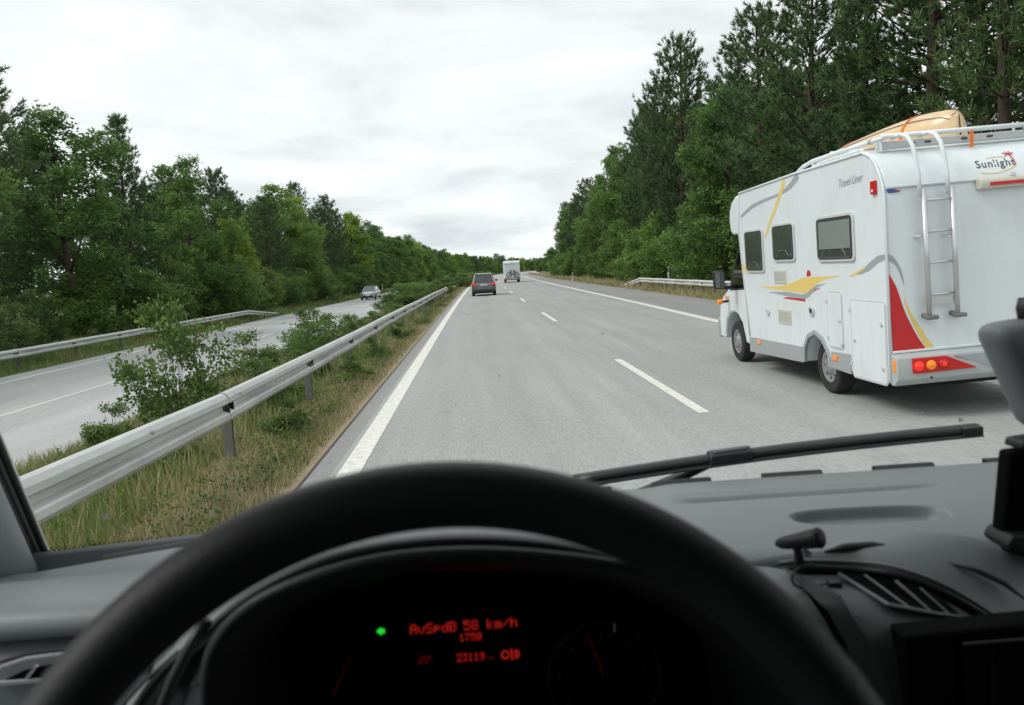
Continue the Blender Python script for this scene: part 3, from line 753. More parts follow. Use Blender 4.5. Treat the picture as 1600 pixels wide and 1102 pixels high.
right_tree('p', 21.0, 27.0, 18.5, 'pine standing behind the dark-trunked pine at the right edge', 1.25, 4)
right_tree('p', 19.6, 22.0, 18.5, 'rightmost pine, its branches hanging in from the right edge', 1.3, 4)
right_tree('p', 22.5, 34.5, 19.0, 'tall pine rising behind the dense pine over the canoe', 1.2, 3)
taken = [63, 70.5, 80, 95, 122, 148, 46, 39, 24.6]
y = 12.0
while y < 156:
    if min(abs(y - t) for t in taken) > 2.4 + y * 0.012 and not (15 < y < 33):
        kind = 'p' if random.random() < 0.7 else 'b'
        right_tree(kind, 16.6 + random.uniform(-0.6, 0.8), y, min(RIGHT_H(y) * random.uniform(0.78, 0.95), 16), ('front pine of the right wood, ' if kind == 'p' else 'front leafy tree of the right wood, ') + zone(y, RZ), random.uniform(0.85, 1.05))
    y += random.uniform(3.6, 5.2) * (1 + y / 300)
y = 46.0
while y < 158:
    right_tree('p' if random.random() < 0.75 else 'b', 21.5 + random.uniform(-1.2, 1.5), y, RIGHT_H(y) * random.uniform(0.80, 0.97), 'tree in the second row of the right wood, ' + zone(y, RZ), 1.05)
    y += random.uniform(4.0, 6.0) * (1 + y / 300)
y = 54.0
while y < 158:
    right_tree('p', 27.5 + random.uniform(-1.5, 1.5), y, RIGHT_H(y) * random.uniform(0.85, 1.02), 'tree deepest inside the right wood, ' + zone(y, RZ), 1.2)
    y += random.uniform(5.5, 8.0) * (1 + y / 300)
y = 160.0
while y < 520:
    plant('broadleaf_tree', random.choice(BROAD), 18 + random.uniform(-1.5, 5), y, random.uniform(4.5, 6.8), 10, 'low tree on the right, ' + zone(y, [(185, 'where the right wood steps down'), (230, 'behind the farthest delineator post'), (260, 'behind the distant guardrail'), (330, 'just past the distant guardrail'), (420, 'far along the right bend'), (9999, 'where the right bend ends')]), 'tree', 'low trees on the right bend', 1.35)
    y += random.uniform(4.0, 7.0) * (1 + y / 500)
y = 14.0
while y < 165:
    plant('bush', random.choice(BUSH), 14.9 + random.uniform(-0.5, 0.8) + (0.6 if y > 100 else 0), y, random.uniform(2.6, 5.4) if not (16 < y < 26) else 2.2, 4, 'leafy bush at the foot of the right wood, ' + zone(y, RZ), 'bush', 'bushes under the right wood', random.uniform(0.85, 1.1))
    y += random.uniform(2.2, 3.4) * (1 + y / 220)

# ---- low weeds among the grass of the central strip
_r = np.random.default_rng(77); nc = 420
cy_ = 3.2 * (60 / 3.2) ** _r.random(nc); cu_ = np.where(_r.random(nc) < 0.45, -1.9 - 0.8 * _r.random(nc), -2.8 - 2.6 * _r.random(nc))
cz_ = np.array([ground_z(a, b) for a, b in zip(cu_, cy_)]); sz_ = _r.uniform(0.5, 1.6, nc)
CC = np.stack([cu_ + np.array([cx(b) for b in cy_]), cy_, cz_ + 0.05], 1)
K_ = 40
CW_ = np.repeat(CC, K_, 0) + np.abs(_r.normal(size=(nc * K_, 3))) * np.array([0, 0, 0.09]) * np.repeat(sz_, K_)[:, None] + _r.normal(size=(nc * K_, 3)) * np.array([0.09, 0.09, 0]) * np.repeat(sz_, K_)[:, None]
Vw, Fw = leaf_cloud(_r, CW_, _r.uniform(0.011, 0.024, nc * K_) * (1 + np.repeat(cy_, K_) * 0.02), flat=0.5)
_o = bpy.data.objects.new('weeds', np_mesh('weeds', Vw, Fw, M['shrub'], np.repeat(np.clip(np.repeat(_r.normal(0.5, 0.2, nc), K_) + _r.normal(size=nc * K_) * 0.1, 0, 1), 4))); COL.objects.link(_o)
tag(_o, 'low leafy weeds among the grass of the central strip', 'weeds', kind='stuff')

# ---- shrubs in the central strip
SG = 'shrubs in the central strip'
plant('shrub', SHRUB[0], -4.3, 11.2, 1.75, 1.6, 'biggest loose leafy shrub behind the near guardrail, left of the wheel', 'shrub', SG, 0.72)
plant('shrub', SHRUB[1], -4.6, 9.9, 0.75, 1.6, 'small shrub at the left side of the biggest central shrub', 'shrub', SG, 1.0)
plant('shrub', SHRUB[2], -3.4, 8.6, 0.55, 1.6, 'low dark shrub under the near end of the guardrail', 'shrub', SG, 1.0)
for (u, y, h) in [(-4.6, 16.5, 1.15), (-4.0, 19.0, 1.0), (-4.4, 21.5, 1.25), (-3.8, 24.5, 0.85), (-4.5, 27.5, 0.75), (-4.0, 31, 0.65), (-4.6, 34, 0.7), (-3.9, 37, 0.7), (-4.5, 41, 0.75),
                  (-3.4, 12.6, 0.75), (-3.3, 15.5, 0.7), (-2.35, 9.6, 0.5), (-2.3, 14.5, 0.55), (-2.4, 18.5, 0.5), (-2.3, 23, 0.6)]:
    plant('shrub', random.choice(SHRUB), u, y, h, 1.6, 'shrub ' + ('growing through under the long guardrail' if u > -3 else 'behind the long guardrail') + zone(y, [(13, ' near the biggest shrub'), (17, ' just past the biggest shrub'), (22, ' in front of the short weathered guardrail'), (28, ' past the short weathered guardrail'), (36, ' halfway to the oncoming car'), (99, ' just short of the grey car')]), 'shrub', SG, random.uniform(1.0, 1.3))
y = 44.0
while y < 330:
    for ui, u in enumerate((-3.6, -4.8) if y < 90 else (-2.6, -4.2, -5.3)):
        h = random.uniform(1.1, 1.6) if y < 90 else random.uniform(1.2, 1.9)
        plant('shrub', random.choice(SHRUB), u + random.uniform(-0.4, 0.4), y + random.uniform(-1, 1), h, 1.6, 'central-strip shrub ' + zone(y, [(64, 'beside the long guardrail, level with the grey car'), (78, 'at the kink of the bent guardrail'), (93, 'by the far end of the bent guardrail'), (130, 'just beyond the end of the guardrails'), (190, 'left of the far motorhome'), (9999, 'at the far bend')]) + ', ' + {0: 'on our side', 1: 'on the far side', 2: 'at the opposite edge'}[ui], 'shrub', SG, random.uniform(1.2, 1.7))
    y += random.uniform(2.8, 3.8) * (1 + y / 80)
# ------------------------------------------------------------------ shared vehicle pieces
def rrect(a0, a1, b0, b1, r, n=4):
    p = []
    for cx_, cy_, s in ((a1 - r, b1 - r, 0), (a0 + r, b1 - r, 1), (a0 + r, b0 + r, 2), (a1 - r, b0 + r, 3)):
        for k in range(n + 1):
            q = (s + k / n) * math.pi / 2; p.append((cx_ + r * math.cos(q), cy_ + r * math.sin(q)))
    return p
def skew(poly, kx=0.0, ky=0.0):
    return [(a + kx * b, b + ky * a) for a, b in poly]
def road_wheel(parent, x, y, z, R, W, out, name='wheel'):
    """wheel on the x axis; out = -1 when its face looks to -x"""
    w = thing(name, None, None, (x, y, z)); w.parent = parent
    T = MB().lathe([(R * 0.62, -W / 2), (R * 0.93, -W / 2), (R * 0.985, -W / 2 + 0.02), (R, -W / 2 + 0.05), (R, W / 2 - 0.05), (R * 0.985, W / 2 - 0.02), (R * 0.93, W / 2), (R * 0.62, W / 2)], 'x', (0, 0, 0), 32, False)
    T.build('tyre', M['tyre'], w, bevel=0.008)
    f = out * W / 2
    MB().lathe([(R * 0.64, f * 0.55), (R * 0.63, f * 0.9), (R * 0.58, f * 0.98), (R * 0.52, f * 0.72), (R * 0.30, f * 0.80), (R * 0.27, f * 0.98), (R * 0.12, f * 1.02), (0.005, f * 1.02)], 'x', (0, 0, 0), 28).build('rim', M['rim'], w, smooth=True)
    for k in range(8):
        q = k * math.pi / 4
        c = (0, math.cos(q) * R * 0.44, math.sin(q) * R * 0.44)
        MB().lathe([(R * 0.055, f * 0.72), (R * 0.055, f * 0.79)], 'x', c, 8).build('rim_hole', M['dark_gap'], w)
    return w

# ------------------------------------------------------------------ the white camper on the right
LEAN = RAD(2.0)
cp = thing('camper', 'white camper with red and yellow swooshes and a rear ladder in the right lane', 'camper', (4.365, 8.16, 0), (0, -LEAN, 0))
W_ = 2.22
def LX(wx, z): return wx - 4.365 + 0.035 * z
body = [(0, 0.36), (0, 2.30), (0.02, 2.45), (0.07, 2.58), (0.14, 2.69), (0.24, 2.78), (0.42, 2.86), (2.3, 2.86), (4.48, 2.82),
        (4.60, 2.20), (4.52, 1.6), (4.45, 1.2), (4.34, 0.52), (4.34, 0.30), (2.22, 0.36), (2.19, 0.55), (2.07, 0.70), (1.86, 0.77), (1.66, 0.70), (1.51, 0.55), (1.47, 0.38)]
MB().prism(body, 'x', 0.0, W_).build('body', M['camper'], cp, bevel=0.045, seg=3)
cap = [(4.40, 2.825), (4.48, 2.80), (4.72, 2.78), (4.92, 2.70), (5.05, 2.56), (5.08, 2.38), (5.04, 2.22), (4.96, 2.17), (4.58, 2.16)]
MB().prism(cap, 'x', 0.015, W_ - 0.015).build('front_cap', M['camper'], cp, bevel=0.05, seg=3)
cabp = [(4.2, 0.36), (4.2, 2.19), (4.76, 2.16), (5.55, 1.30), (5.95, 1.12), (6.15, 0.95), (6.21, 0.7), (6.20, 0.36), (5.95, 0.36), (5.93, 0.50), (5.82, 0.70), (5.62, 0.82), (5.40, 0.86), (5.18, 0.82), (4.98, 0.68), (4.87, 0.45), (4.85, 0.36)]
MB().prism(cabp, 'x', 0.10, W_ - 0.10).build('cab', M['camper'], cp, bevel=0.05, seg=3)
MB().prism([(4.66, 1.30), (5.46, 1.26), (5.40, 1.36), (4.84, 1.98), (4.66, 2.02)], 'x', 0.092, 0.11).build('cab_window', M['car_glass'], cp)
MB().prism([(4.62, 1.27), (5.50, 1.23), (5.43, 1.38), (4.85, 2.02), (4.62, 2.06)], 'x', 0.096, 0.115).build('cab_window_seal', M['dark_gap'], cp)
MB().add([(0.22, 4.90, 2.03), (W_ - 0.22, 4.90, 2.03), (W_ - 0.16, 5.52, 1.355), (0.16, 5.52, 1.355)], [(0, 1, 2, 3)]).build('windscreen', M['car_glass'], cp, solid=0.01)
MB().box(0.08, W_ - 0.08, 6.17, 6.27, 0.36, 0.72).build('front_bumper', M['silver_paint'], cp, bevel=0.03)
# chassis, so that the arches are not tunnels
MB().box(0.36, W_ - 0.36, 0.25, 5.9, 0.30, 0.80).build('chassis', M['dark_gap'], cp)
MB().prism([(0.35, 0.36), (0.45, 0.22), (1.1, 0.20), (1.3, 0.36)], 'x', 0.5, W_ - 0.5).build('underbody_tank', M['dark_gap'], cp)
for s, x in ((-1, 0.22), (1, W_ - 0.22)):
    road_wheel(cp, x, 1.76, 0.345, 0.345, 0.23, s)
    road_wheel(cp, x + 0.03 * -s, 5.40, 0.345, 0.345, 0.22, s)
def side(poly, mat, name, x0=-0.004, x1=0.006, parent=None, bevel=0.0, k=-8.16):
    return MB().prism([(a + k, b) for a, b in poly], 'x', x0, x1).build(name, mat, parent or cp, bevel=bevel)
# wheel arch lip
lip = []
arc_o = [(2.26, 0.36), (2.235, 0.57), (2.10, 0.74), (1.86, 0.82), (1.62, 0.74), (1.46, 0.57), (1.42, 0.38)]
arc_i = [(2.21, 0.36), (2.18, 0.55), (2.06, 0.69), (1.86, 0.76), (1.67, 0.69), (1.52, 0.55), (1.48, 0.38)]
for sx in ((-0.02, 0.02), (W_ - 0.02, W_ + 0.02)):
    b = MB()
    b.loft([[(sx[0], *o), (sx[1], *o), (sx[1], *i), (sx[0], *i)] for o, i in zip(arc_o, arc_i)])
    b.build('wheel_arch_trim', M['decal_grey'], cp, smooth=False, bevel=0.006)
for poly in ([(12.49, 0.53), (10.43, 0.56), (10.43, 0.345), (12.49, 0.29)], [(9.56, 0.585), (9.06, 0.60), (9.06, 0.36), (9.60, 0.38)]):
    side(poly, M['silver_paint'], 'skirt', -0.014, 0.01, bevel=0.006)
def win(y0, y1, z0, z1, blind, skewz=0.02):
    w = MB().prism(rrect(y0 - 8.16, y1 - 8.16, z0, z1, 0.07), 'x', -0.024, 0.004).build('window', M['camper_seal'], cp, bevel=0.008)
    MB().prism(rrect(y0 - 8.16 + 0.035, y1 - 8.16 - 0.035, z0 + 0.035, z1 - 0.035, 0.05), 'x', -0.030, -0.0235).build('rubber_gasket', M['dark_gap'], w)
    MB().prism(rrect(y0 - 8.16 + 0.05, y1 - 8.16 - 0.05, z0 + 0.05, z1 - 0.05, 0.045), 'x', -0.0325, -0.0295).build('room', M['interior_dark'], w)
    if blind:
        MB().box(y0 * 0 - 0.034, -0.0322, y0 - 8.16 + 0.07, y1 - 8.16 - 0.09, z0 + blind, z1 - 0.075).build('blind', M['blind'], w)
        MB().box(-0.036, -0.0335, y0 - 8.16 + 0.07, y1 - 8.16 - 0.09, z0 + blind - 0.012, z0 + blind + 0.006).build('blind_bar', M['camper_seal'], w)
    else:
        MB().box(-0.034, -0.0322, y1 - 8.16 - 0.16, y1 - 8.16 - 0.06, z0 + 0.06, z1 - 0.06).build('curtain', pmat('curtain_brown', (0.16, 0.13, 0.11), 0.9), w)
    MB().tube([(-0.036, y0 - 8.16 + 0.18, z0 + 0.08), (-0.038, y0 - 8.16 + 0.26, z0 + 0.16), (-0.038, y1 - 8.16 - 0.28, z0 + 0.16), (-0.036, y1 - 8.16 - 0.16, z0 + 0.07)], 0.006, 5).build('stay', M['camper_seal'], w)
    MB().add([(-0.044, a, b) for a, b in rrect(y0 - 8.16 + 0.045, y1 - 8.16 - 0.045, z0 + 0.045, z1 - 0.045, 0.045)], [tuple(range(20))]).build('pane', M['tinted'], w)
win(11.66, 12.43, 1.55, 2.21, 0); win(10.50, 11.27, 1.70, 2.235, 0); win(8.83, 9.80, 1.68, 2.24, 0.17)
for (y0, y1, z0, z1) in ((10.87, 11.31, 1.40, 1.585), (10.77, 11.23, 0.83, 1.03)):      # fridge grilles
    gq = side([(y0, z0), (y1, z0), (y1, z1), (y0, z1)], M['cream'], 'fridge_grille', -0.012, 0.004, bevel=0.004)
    for k in range(9):
        t = y0 + 0.05 + (y1 - y0 - 0.1) * k / 8
        side([(t - 0.006, z0 + 0.03), (t + 0.006, z0 + 0.03), (t + 0.006, z1 - 0.03), (t - 0.006, z1 - 0.03)], M['decal_grey'], 'grille_slot', -0.0145, -0.011, parent=gq)
def hatch(y0, y1, z0, z1, r=0.06):
    h = MB().prism(rrect(y0 - 8.16, y1 - 8.16, z0, z1, r), 'x', -0.009, 0.003).build('hatch', M['camper_seal'], cp, bevel=0.003)
    MB().prism(rrect(y0 - 8.16 + 0.022, y1 - 8.16 - 0.022, z0 + 0.022, z1 - 0.022, r - 0.02), 'x', -0.014, -0.0085).build('hatch_panel', M['camper'], h, bevel=0.004)
    return h
h1 = hatch(9.22, 9.62, 0.63, 1.33); h2 = hatch(8.22, 9.02, 0.335, 1.25)
for h, pts in ((h1, [(9.28, 0.98), (9.24, 0.70)]), (h2, [(8.30, 1.00), (8.30, 0.52), (8.92, 0.78)])):
    for (a, b) in pts:
        MB().lathe([(0.022, -0.03), (0.024, -0.012)], 'x', (0, a - 8.16, b), 12).build('lock', M['camper_seal'], h)
for z in (0.75, 1.2): MB().box(-0.024, -0.012, 9.60 - 8.16, 9.64 - 8.16, z - 0.02, z + 0.02).build('hinge', M['camper_seal'], h1)
for z in (0.5, 1.12): MB().box(-0.024, -0.012, 9.00 - 8.16, 9.04 - 8.16, z - 0.02, z + 0.02).build('hinge', M['camper_seal'], h2)
for (a, b, r) in ((11.62, 0.97, 0.055), (10.08, 1.06, 0.075)):
    MB().lathe([(r, 0.0), (r, -0.02), (r * 0.6, -0.03), (r * 0.55, -0.022), (0.003, -0.022)], 'x', (0, a - 8.16, b), 20).build('filler_cap', M['camper_seal'], cp, smooth=False)
MB().lathe([(0.035, -0.031), (0.03, -0.035)], 'x', (0, 10.06 - 8.16, 1.06), 12).build('filler_lock', M['dark_gap'], cp)
for (a, b) in ((12.05, 0.475), (9.44, 0.515)):
    side([(a - 0.06, b - 0.03), (a + 0.06, b - 0.03), (a + 0.06, b + 0.03), (a - 0.06, b + 0.03)], M['lamp_amber'], 'side_marker_lamp', -0.03, -0.012, bevel=0.006)
tl = side([(8.30, 2.38), (8.40, 2.38), (8.40, 2.52), (8.30, 2.52)], M['lamp_red'], 'clearance_lamp', -0.03, 0.0, bevel=0.006)
MB().box(-0.034, -0.029, 8.335 - 8.16, 8.365 - 8.16, 2.405, 2.435).build('lamp_lens', M['dial_white'], tl)
# side decals, each a thin film
D_ = []
def decal(poly, mat, name, lift): return side(poly, mat, name, -0.0015 - 0.0012 * lift, 0.002)
decal([(11.97, 1.33), (11.04, 1.365), (10.64, 1.42), (10.35, 1.48), (9.95, 1.50), (9.20, 1.515), (9.74, 1.455), (9.95, 1.39), (10.07, 1.33), (10.21, 1.28), (10.58, 1.29), (11.38, 1.31)], M['decal_yellow'], 'yellow_swoosh', 0)
decal([(11.60, 1.265), (10.9, 1.285), (10.36, 1.262), (10.2, 1.29), (10.07, 1.345), (9.9, 1.395), (9.62, 1.425), (9.88, 1.37), (10.02, 1.32), (10.15, 1.24), (10.29, 1.20), (10.97, 1.23)], M['decal_grey'], 'grey_swoosh', 1)
decal([(11.05, 1.19), (10.89, 1.213), (10.29, 1.205), (10.27, 1.17)], M['decal_red'], 'red_dash', 1)
decal([(10.04, 1.295), (9.94, 1.33), (9.80, 1.36), (9.94, 1.345)], M['decal_red'], 'red_dash', 2)
decal([(10.19, 1.50), (10.19, 1.545), (10.165, 1.575), (10.13, 1.585), (10.095, 1.575), (10.07, 1.545), (10.07, 1.51)], M['decal_red'], 'red_dome', 2)
decal([(8.95, 1.52), (8.72, 1.535), (8.53, 1.575), (8.36, 1.65), (8.165, 1.695), (8.165, 1.75), (8.36, 1.73), (8.55, 1.655), (8.72, 1.57)], M['decal_grey'], 'grey_wave', 0)
decal([(9.05, 1.505), (8.9, 1.515), (8.66, 1.59), (8.58, 1.635), (8.70, 1.60), (8.90, 1.545)], M['decal_yellow'], 'yellow_wave', 1)
def ribbon(pts, w, mat, name, lift):
    a = []; b_ = []
    for i, p in enumerate(pts):
        q0 = pts[max(0, i - 1)]; q1 = pts[min(len(pts) - 1, i + 1)]
        d = Vector((q1[0] - q0[0], q1[1] - q0[1])).normalized(); n = Vector((-d.y, d.x)) * (w[i] if hasattr(w, '__len__') else w)
        a.append((p[0] + n.x, p[1] + n.y)); b_.append((p[0] - n.x, p[1] - n.y))
    return decal(a + b_[::-1], mat, name, lift)
ribbon([(10.77, 2.80), (10.88, 2.68), (11.01, 2.56), (11.16, 2.43), (11.32, 2.31), (11.46, 2.19), (11.60, 2.06)], [0.05, 0.045, 0.04, 0.035, 0.03, 0.028, 0.025], M['decal_yellow'], 'yellow_arc', 1)
ribbon([(12.60, 2.43), (12.30, 2.50), (12.03, 2.555), (11.65, 2.59), (11.30, 2.61), (11.0, 2.625), (10.73, 2.665), (10.55, 2.71), (10.40, 2.77), (10.31, 2.82)], [0.02, 0.03, 0.03, 0.025, 0.02, 0.02, 0.03, 0.04, 0.05, 0.06], M['decal_grey'], 'grey_arc', 0)
ribbon([(12.50, 1.52), (12.56, 1.6), (12.64, 1.68)], 0.04, M['decal_yellow'], 'yellow_arc', 0)
text_mesh('Travel Liner', 0.135, M['decal_grey'], 'side_lettering', cp, basis((-0.003, 9.20 - 8.16, 2.53), (0, -1, 0.03), (0, 0, 1)), shear=0.35, space=0.9)
# gutter trim along the edges
MB().tube([(-0.004, 0.0, 0.40), (-0.004, 0.0, 2.30), (-0.004, 0.02, 2.45), (-0.004, 0.08, 2.58), (-0.004, 0.15, 2.69), (-0.004, 0.25, 2.78), (-0.004, 0.42, 2.845), (-0.004, 2.3, 2.845), (-0.004, 4.45, 2.805)], 0.016, 6).build('edge_trim', M['camper'], cp, smooth=True)
MB().tube([(-0.004, 4.44, 2.80), (-0.004, 4.57, 2.20), (-0.004, 4.49, 1.6), (-0.004, 4.42, 1.2), (-0.004, 4.32, 0.54)], 0.012, 6).build('edge_trim', M['camper_seal'], cp, smooth=True)
# rear wall
def rear(poly, mat, name, y0=-0.004, y1=0.003, parent=None, bevel=0.0, conv=True):
    return MB().prism([(LX(a, b), b) for a, b in poly] if conv else poly, 'y', y0, y1).build(name, mat, parent or cp, bevel=bevel)
rear([(4.315, 1.545), (4.345, 1.50), (4.40, 1.40), (4.44, 1.28), (4.475, 1.17), (4.52, 1.06), (4.58, 0.94), (4.64, 0.83), (4.715, 0.72), (4.365, 0.72)], M['decal_red'], 'red_swoosh')
rear([(4.475, 1.36), (4.49, 1.27), (4.535, 1.15), (4.59, 1.05), (4.655, 0.95), (4.72, 0.84), (4.805, 0.725), (4.72, 0.725), (4.64, 0.87), (4.56, 1.03), (4.50, 1.18)], M['decal_yellow'], 'yellow_swoosh')
rear([(4.31, 1.745), (4.36, 1.725), (4.41, 1.66), (4.45, 1.58), (4.475, 1.48), (4.485, 1.40), (4.465, 1.46), (4.43, 1.56), (4.385, 1.635), (4.31, 1.685)], M['decal_grey'], 'grey_wave')
MB().box(0.03, W_ - 0.03, -0.005, 0.03, 2.415, 2.43).build('panel_seam', M['camper_seal'], cp)
MB().box(0.01, W_ - 0.01, -0.02, 0.0, 0.695, 0.722).build('lower_trim', M['camper'], cp, bevel=0.006)
bumper = MB().prism([(-0.015, 0.69), (-0.11, 0.66), (-0.13, 0.55), (-0.12, 0.42), (-0.06, 0.355), (0.02, 0.355), (0.02, 0.69)], 'x', -0.005, W_ + 0.005).build('rear_bumper', M['bumper_grey'], cp, bevel=0.015)
rear([(4.96, 0.635), (5.55, 0.635), (5.75, 0.46), (5.30, 0.50)], M['decal_grey'], 'bumper_recess', -0.132, -0.10, bumper)
lp = rear([(4.50, 0.645), (4.86, 0.642), (5.19, 0.492), (4.53, 0.482), (4.50, 0.50)], M['lamp_red'], 'lamp_cluster', -0.146, -0.09, bumper, bevel=0.008)
for wx, m in ((4.56, 'lamp_lit'), (4.69, 'lamp_amber'), (4.82, 'lamp_red')):
    MB().lathe([(0.052, -0.144), (0.050, -0.158), (0.040, -0.168), (0.02, -0.172), (0.002, -0.172)], 'y', (LX(wx, 0.56), 0, 0.562), 18).build('round_lamp', M[m], bumper, smooth=True)
    MB().lathe([(0.026, -0.168), (0.024, -0.176), (0.002, -0.177)], 'y', (LX(wx, 0.56), 0, 0.562), 14).build('lamp_bulb', M['lamp_lit' if m != 'lamp_amber' else 'lamp_amber'], bumper, smooth=True)
lp2 = MB().prism([(1.6, 0.49), (W_ - 0.15, 0.482), (W_ - 0.12, 0.645), (W_ - 0.5, 0.642)], 'y', -0.146, -0.09).build('lamp_cluster', M['lamp_red'], bumper)
MB().prism(rrect(-0.012, 0.045, 0.50, 0.64, 0.02), 'y', -0.10, -0.04).build('corner_lamp', M['lamp_amber'], cp, bevel=0.006)
for wx in (4.71, 5.40): MB().lathe([(0.012, -0.128), (0.012, -0.118)], 'y', (LX(wx, 0.41), 0, 0.425), 10).build('bolt_hole', M['dark_gap'], bumper)
pl = MB().box(1.05, 1.57, -0.142, -0.128, 0.50, 0.62).build('number_plate', M['plate'], bumper)
MB().box(1.053, 1.10, -0.145, -0.141, 0.503, 0.617).build('plate_band', M['blue_plate'], bumper)
# third brake lamp housing
hz = MB().prism([(-0.09, 2.32), (-0.10, 2.38), (-0.08, 2.425), (0.01, 2.445), (0.01, 2.32)], 'x', 0.97, 1.70).build('brake_lamp_housing', M['cream'], cp, bevel=0.012)
MB().box(1.06, 1.61, -0.106, -0.092, 2.35, 2.385).build('brake_lamp', M['lamp_red'], hz)
MB().lathe([(0.02, -0.08), (0.03, -0.04)], 'y', (1.33, 0, 2.445), 10).build('camera_knob', M['alu'], hz)
# rear lettering with palm tree on the leaning upper panel
UPV = Vector((0, 0.15, 0.28)).normalized()
def on_panel(x, s): return Vector((x, panel_y(2.45 + s * 0.9) - 0.001, 2.45 + s * 0.9))
PZ = [p[1] for p in body[1:7]]; PY = [p[0] for p in body[1:7]]
def panel_y(z): return float(np.interp(z, PZ, PY))
logo = text_mesh('Sunlight', 0.115, M['decal_dark'], 'rear_lettering', cp, basis((1.02, 0, 2.548), (1, 0, 0), (0, 0, 1)), space=1.14, bold=0.0012)
for v_ in logo.data.vertices: v_.co.y = panel_y(v_.co.z) - 0.004
def panel_poly(pts, mat, name):
    b = MB(); top = [on_panel(x, s) + Vector((0, -0.004, 0)) for x, s in pts]; bot = [p + Vector((0, 0.01, 0)) for p in top]
    b.loft([top, bot]); return b.build(name, mat, logo if False else cp)
arc = [(1.05 + 0.40 * t, 0.075 - 0.05 * math.sin(math.pi * (0.15 + 0.75 * t)) + 0.05 * t * t) for t in np.linspace(0, 1, 10)]
panel_poly([(x, s + 0.007) for x, s in arc] + [(x, s - 0.004) for x, s in arc[::-1]], M['decal_yellow'], 'logo_arc')
arc2 = [(1.16 + 0.20 * t, 0.215 + 0.012 * math.sin(math.pi * t)) for t in np.linspace(0, 1, 6)]
panel_poly([(x, s + 0.004) for x, s in arc2] + [(x, s - 0.003) for x, s in arc2[::-1]], M['decal_yellow'], 'logo_arc')
panel_poly([(1.435, 0.12), (1.448, 0.12), (1.445, 0.18), (1.415, 0.25), (1.405, 0.248), (1.43, 0.18)], M['decal_red'], 'palm_trunk')
for k, (a, l) in enumerate(((15, 0.065), (60, 0.06), (110, 0.06), (160, 0.07), (205, 0.06), (-30, 0.055))):
    a = RAD(a); c = (1.41, 0.25); ex = (c[0] + l * math.cos(a), c[1] + l * math.sin(a) * 0.8 - 0.008); mid = ((c[0] + ex[0]) / 2 - math.sin(a) * 0.012, (c[1] + ex[1]) / 2 + abs(math.cos(a)) * 0.014)
    panel_poly([c, mid, ex, (mid[0] + 0.005, mid[1] - 0.014)], M['decal_red'], 'palm_frond')
st = rear([(4.30, 2.405), (4.36, 2.41), (4.45, 2.385), (4.44, 2.375), (4.33, 2.37)], M['decal_blue'], 'sticker')
rear([(4.39, 2.395), (4.47, 2.385), (4.40, 2.38)], M['decal_red'], 'sticker', -0.006, -0.003)
# ladder
for x in (0.355, 0.655):
    MB().tube([(x + 0.012, -0.11, 1.05), (x, -0.10, 2.38)], 0.026, 12).build('ladder_stile', M['alu'], cp, smooth=True)
    MB().tube([(x - 0.03, -0.085, 2.30), (x - 0.035, -0.085, 2.52), (x - 0.05, -0.06, 2.72), (x - 0.06, -0.03, 2.84), (x - 0.075, 0.03, 2.93), (x - 0.09, 0.13, 2.97), (x - 0.10, 0.30, 2.96)], 0.022, 12).build('ladder_rail', M['camper'], cp, smooth=True)
    MB().tube([(x + 0.012, -0.12, 1.06), (x + 0.012, 0.0, 1.07)], 0.028, 10).build('ladder_foot', M['post'], cp, smooth=True)
    MB().box(x - 0.02, x + 0.10, -0.14, -0.08, 1.03, 1.075).build('ladder_cap', M['post'], cp, bevel=0.01)
    MB().tube([(x - 0.03, -0.09, 1.90), (x - 0.06, 0.0, 1.90)], 0.012, 6).build('ladder_bracket', M['camper_seal'], cp)
for z in (2.26, 1.94, 1.62, 1.29):
    MB().tube([(0.36, -0.105, z), (0.66, -0.105, z)], 0.014, 8).build('rung', M['alu'], cp, smooth=True)
MB().box(0.36, 0.68, -0.10, -0.085, 1.19, 1.26).build('ladder_plate', M['alu'], cp)
# roof rack
for x in (0.14, W_ - 0.14):
    MB().tube([(x, 0.22, 2.96), (x, 1.3, 2.965), (x, 2.0, 2.96), (x, 2.3, 2.93), (x, 2.55, 2.86)], 0.026, 10).build('roof_rail', M['camper'], cp, smooth=True)
    MB().tube([(x, 0.8, 2.91), (x, 1.8, 2.91), (x, 2.3, 2.85)], 0.016, 8).build('roof_rail', M['camper'], cp, smooth=True)
    for y in (0.3, 1.2, 2.0): MB().tube([(x, y, 2.84), (x, y, 2.96)], 0.016, 8).build('rail_post', M['camper'], cp)
    MB().lathe([(0.030, -0.03), (0.030, 0.03)], 'y', (x, 0.50, 2.962), 12).build('rail_joint', M['decal_grey'], cp)
for y in (0.24, 1.45): MB().tube([(0.12, y, 2.975), (W_ - 0.12, y, 2.975)], 0.026, 10).build('cross_bar', M['camper'], cp, smooth=True)
MB().box(0.10, W_ - 0.10, 0.30, 0.36, 2.85, 2.93).build('rear_roof_strip', M['camper_seal'], cp, bevel=0.01)
for x in (0.45, 0.62, 1.02, 1.3, 1.8): MB().box(x, x + 0.06, 0.285, 0.302, 2.885, 2.90).build('strip_clip', M['dark_gap'], cp)
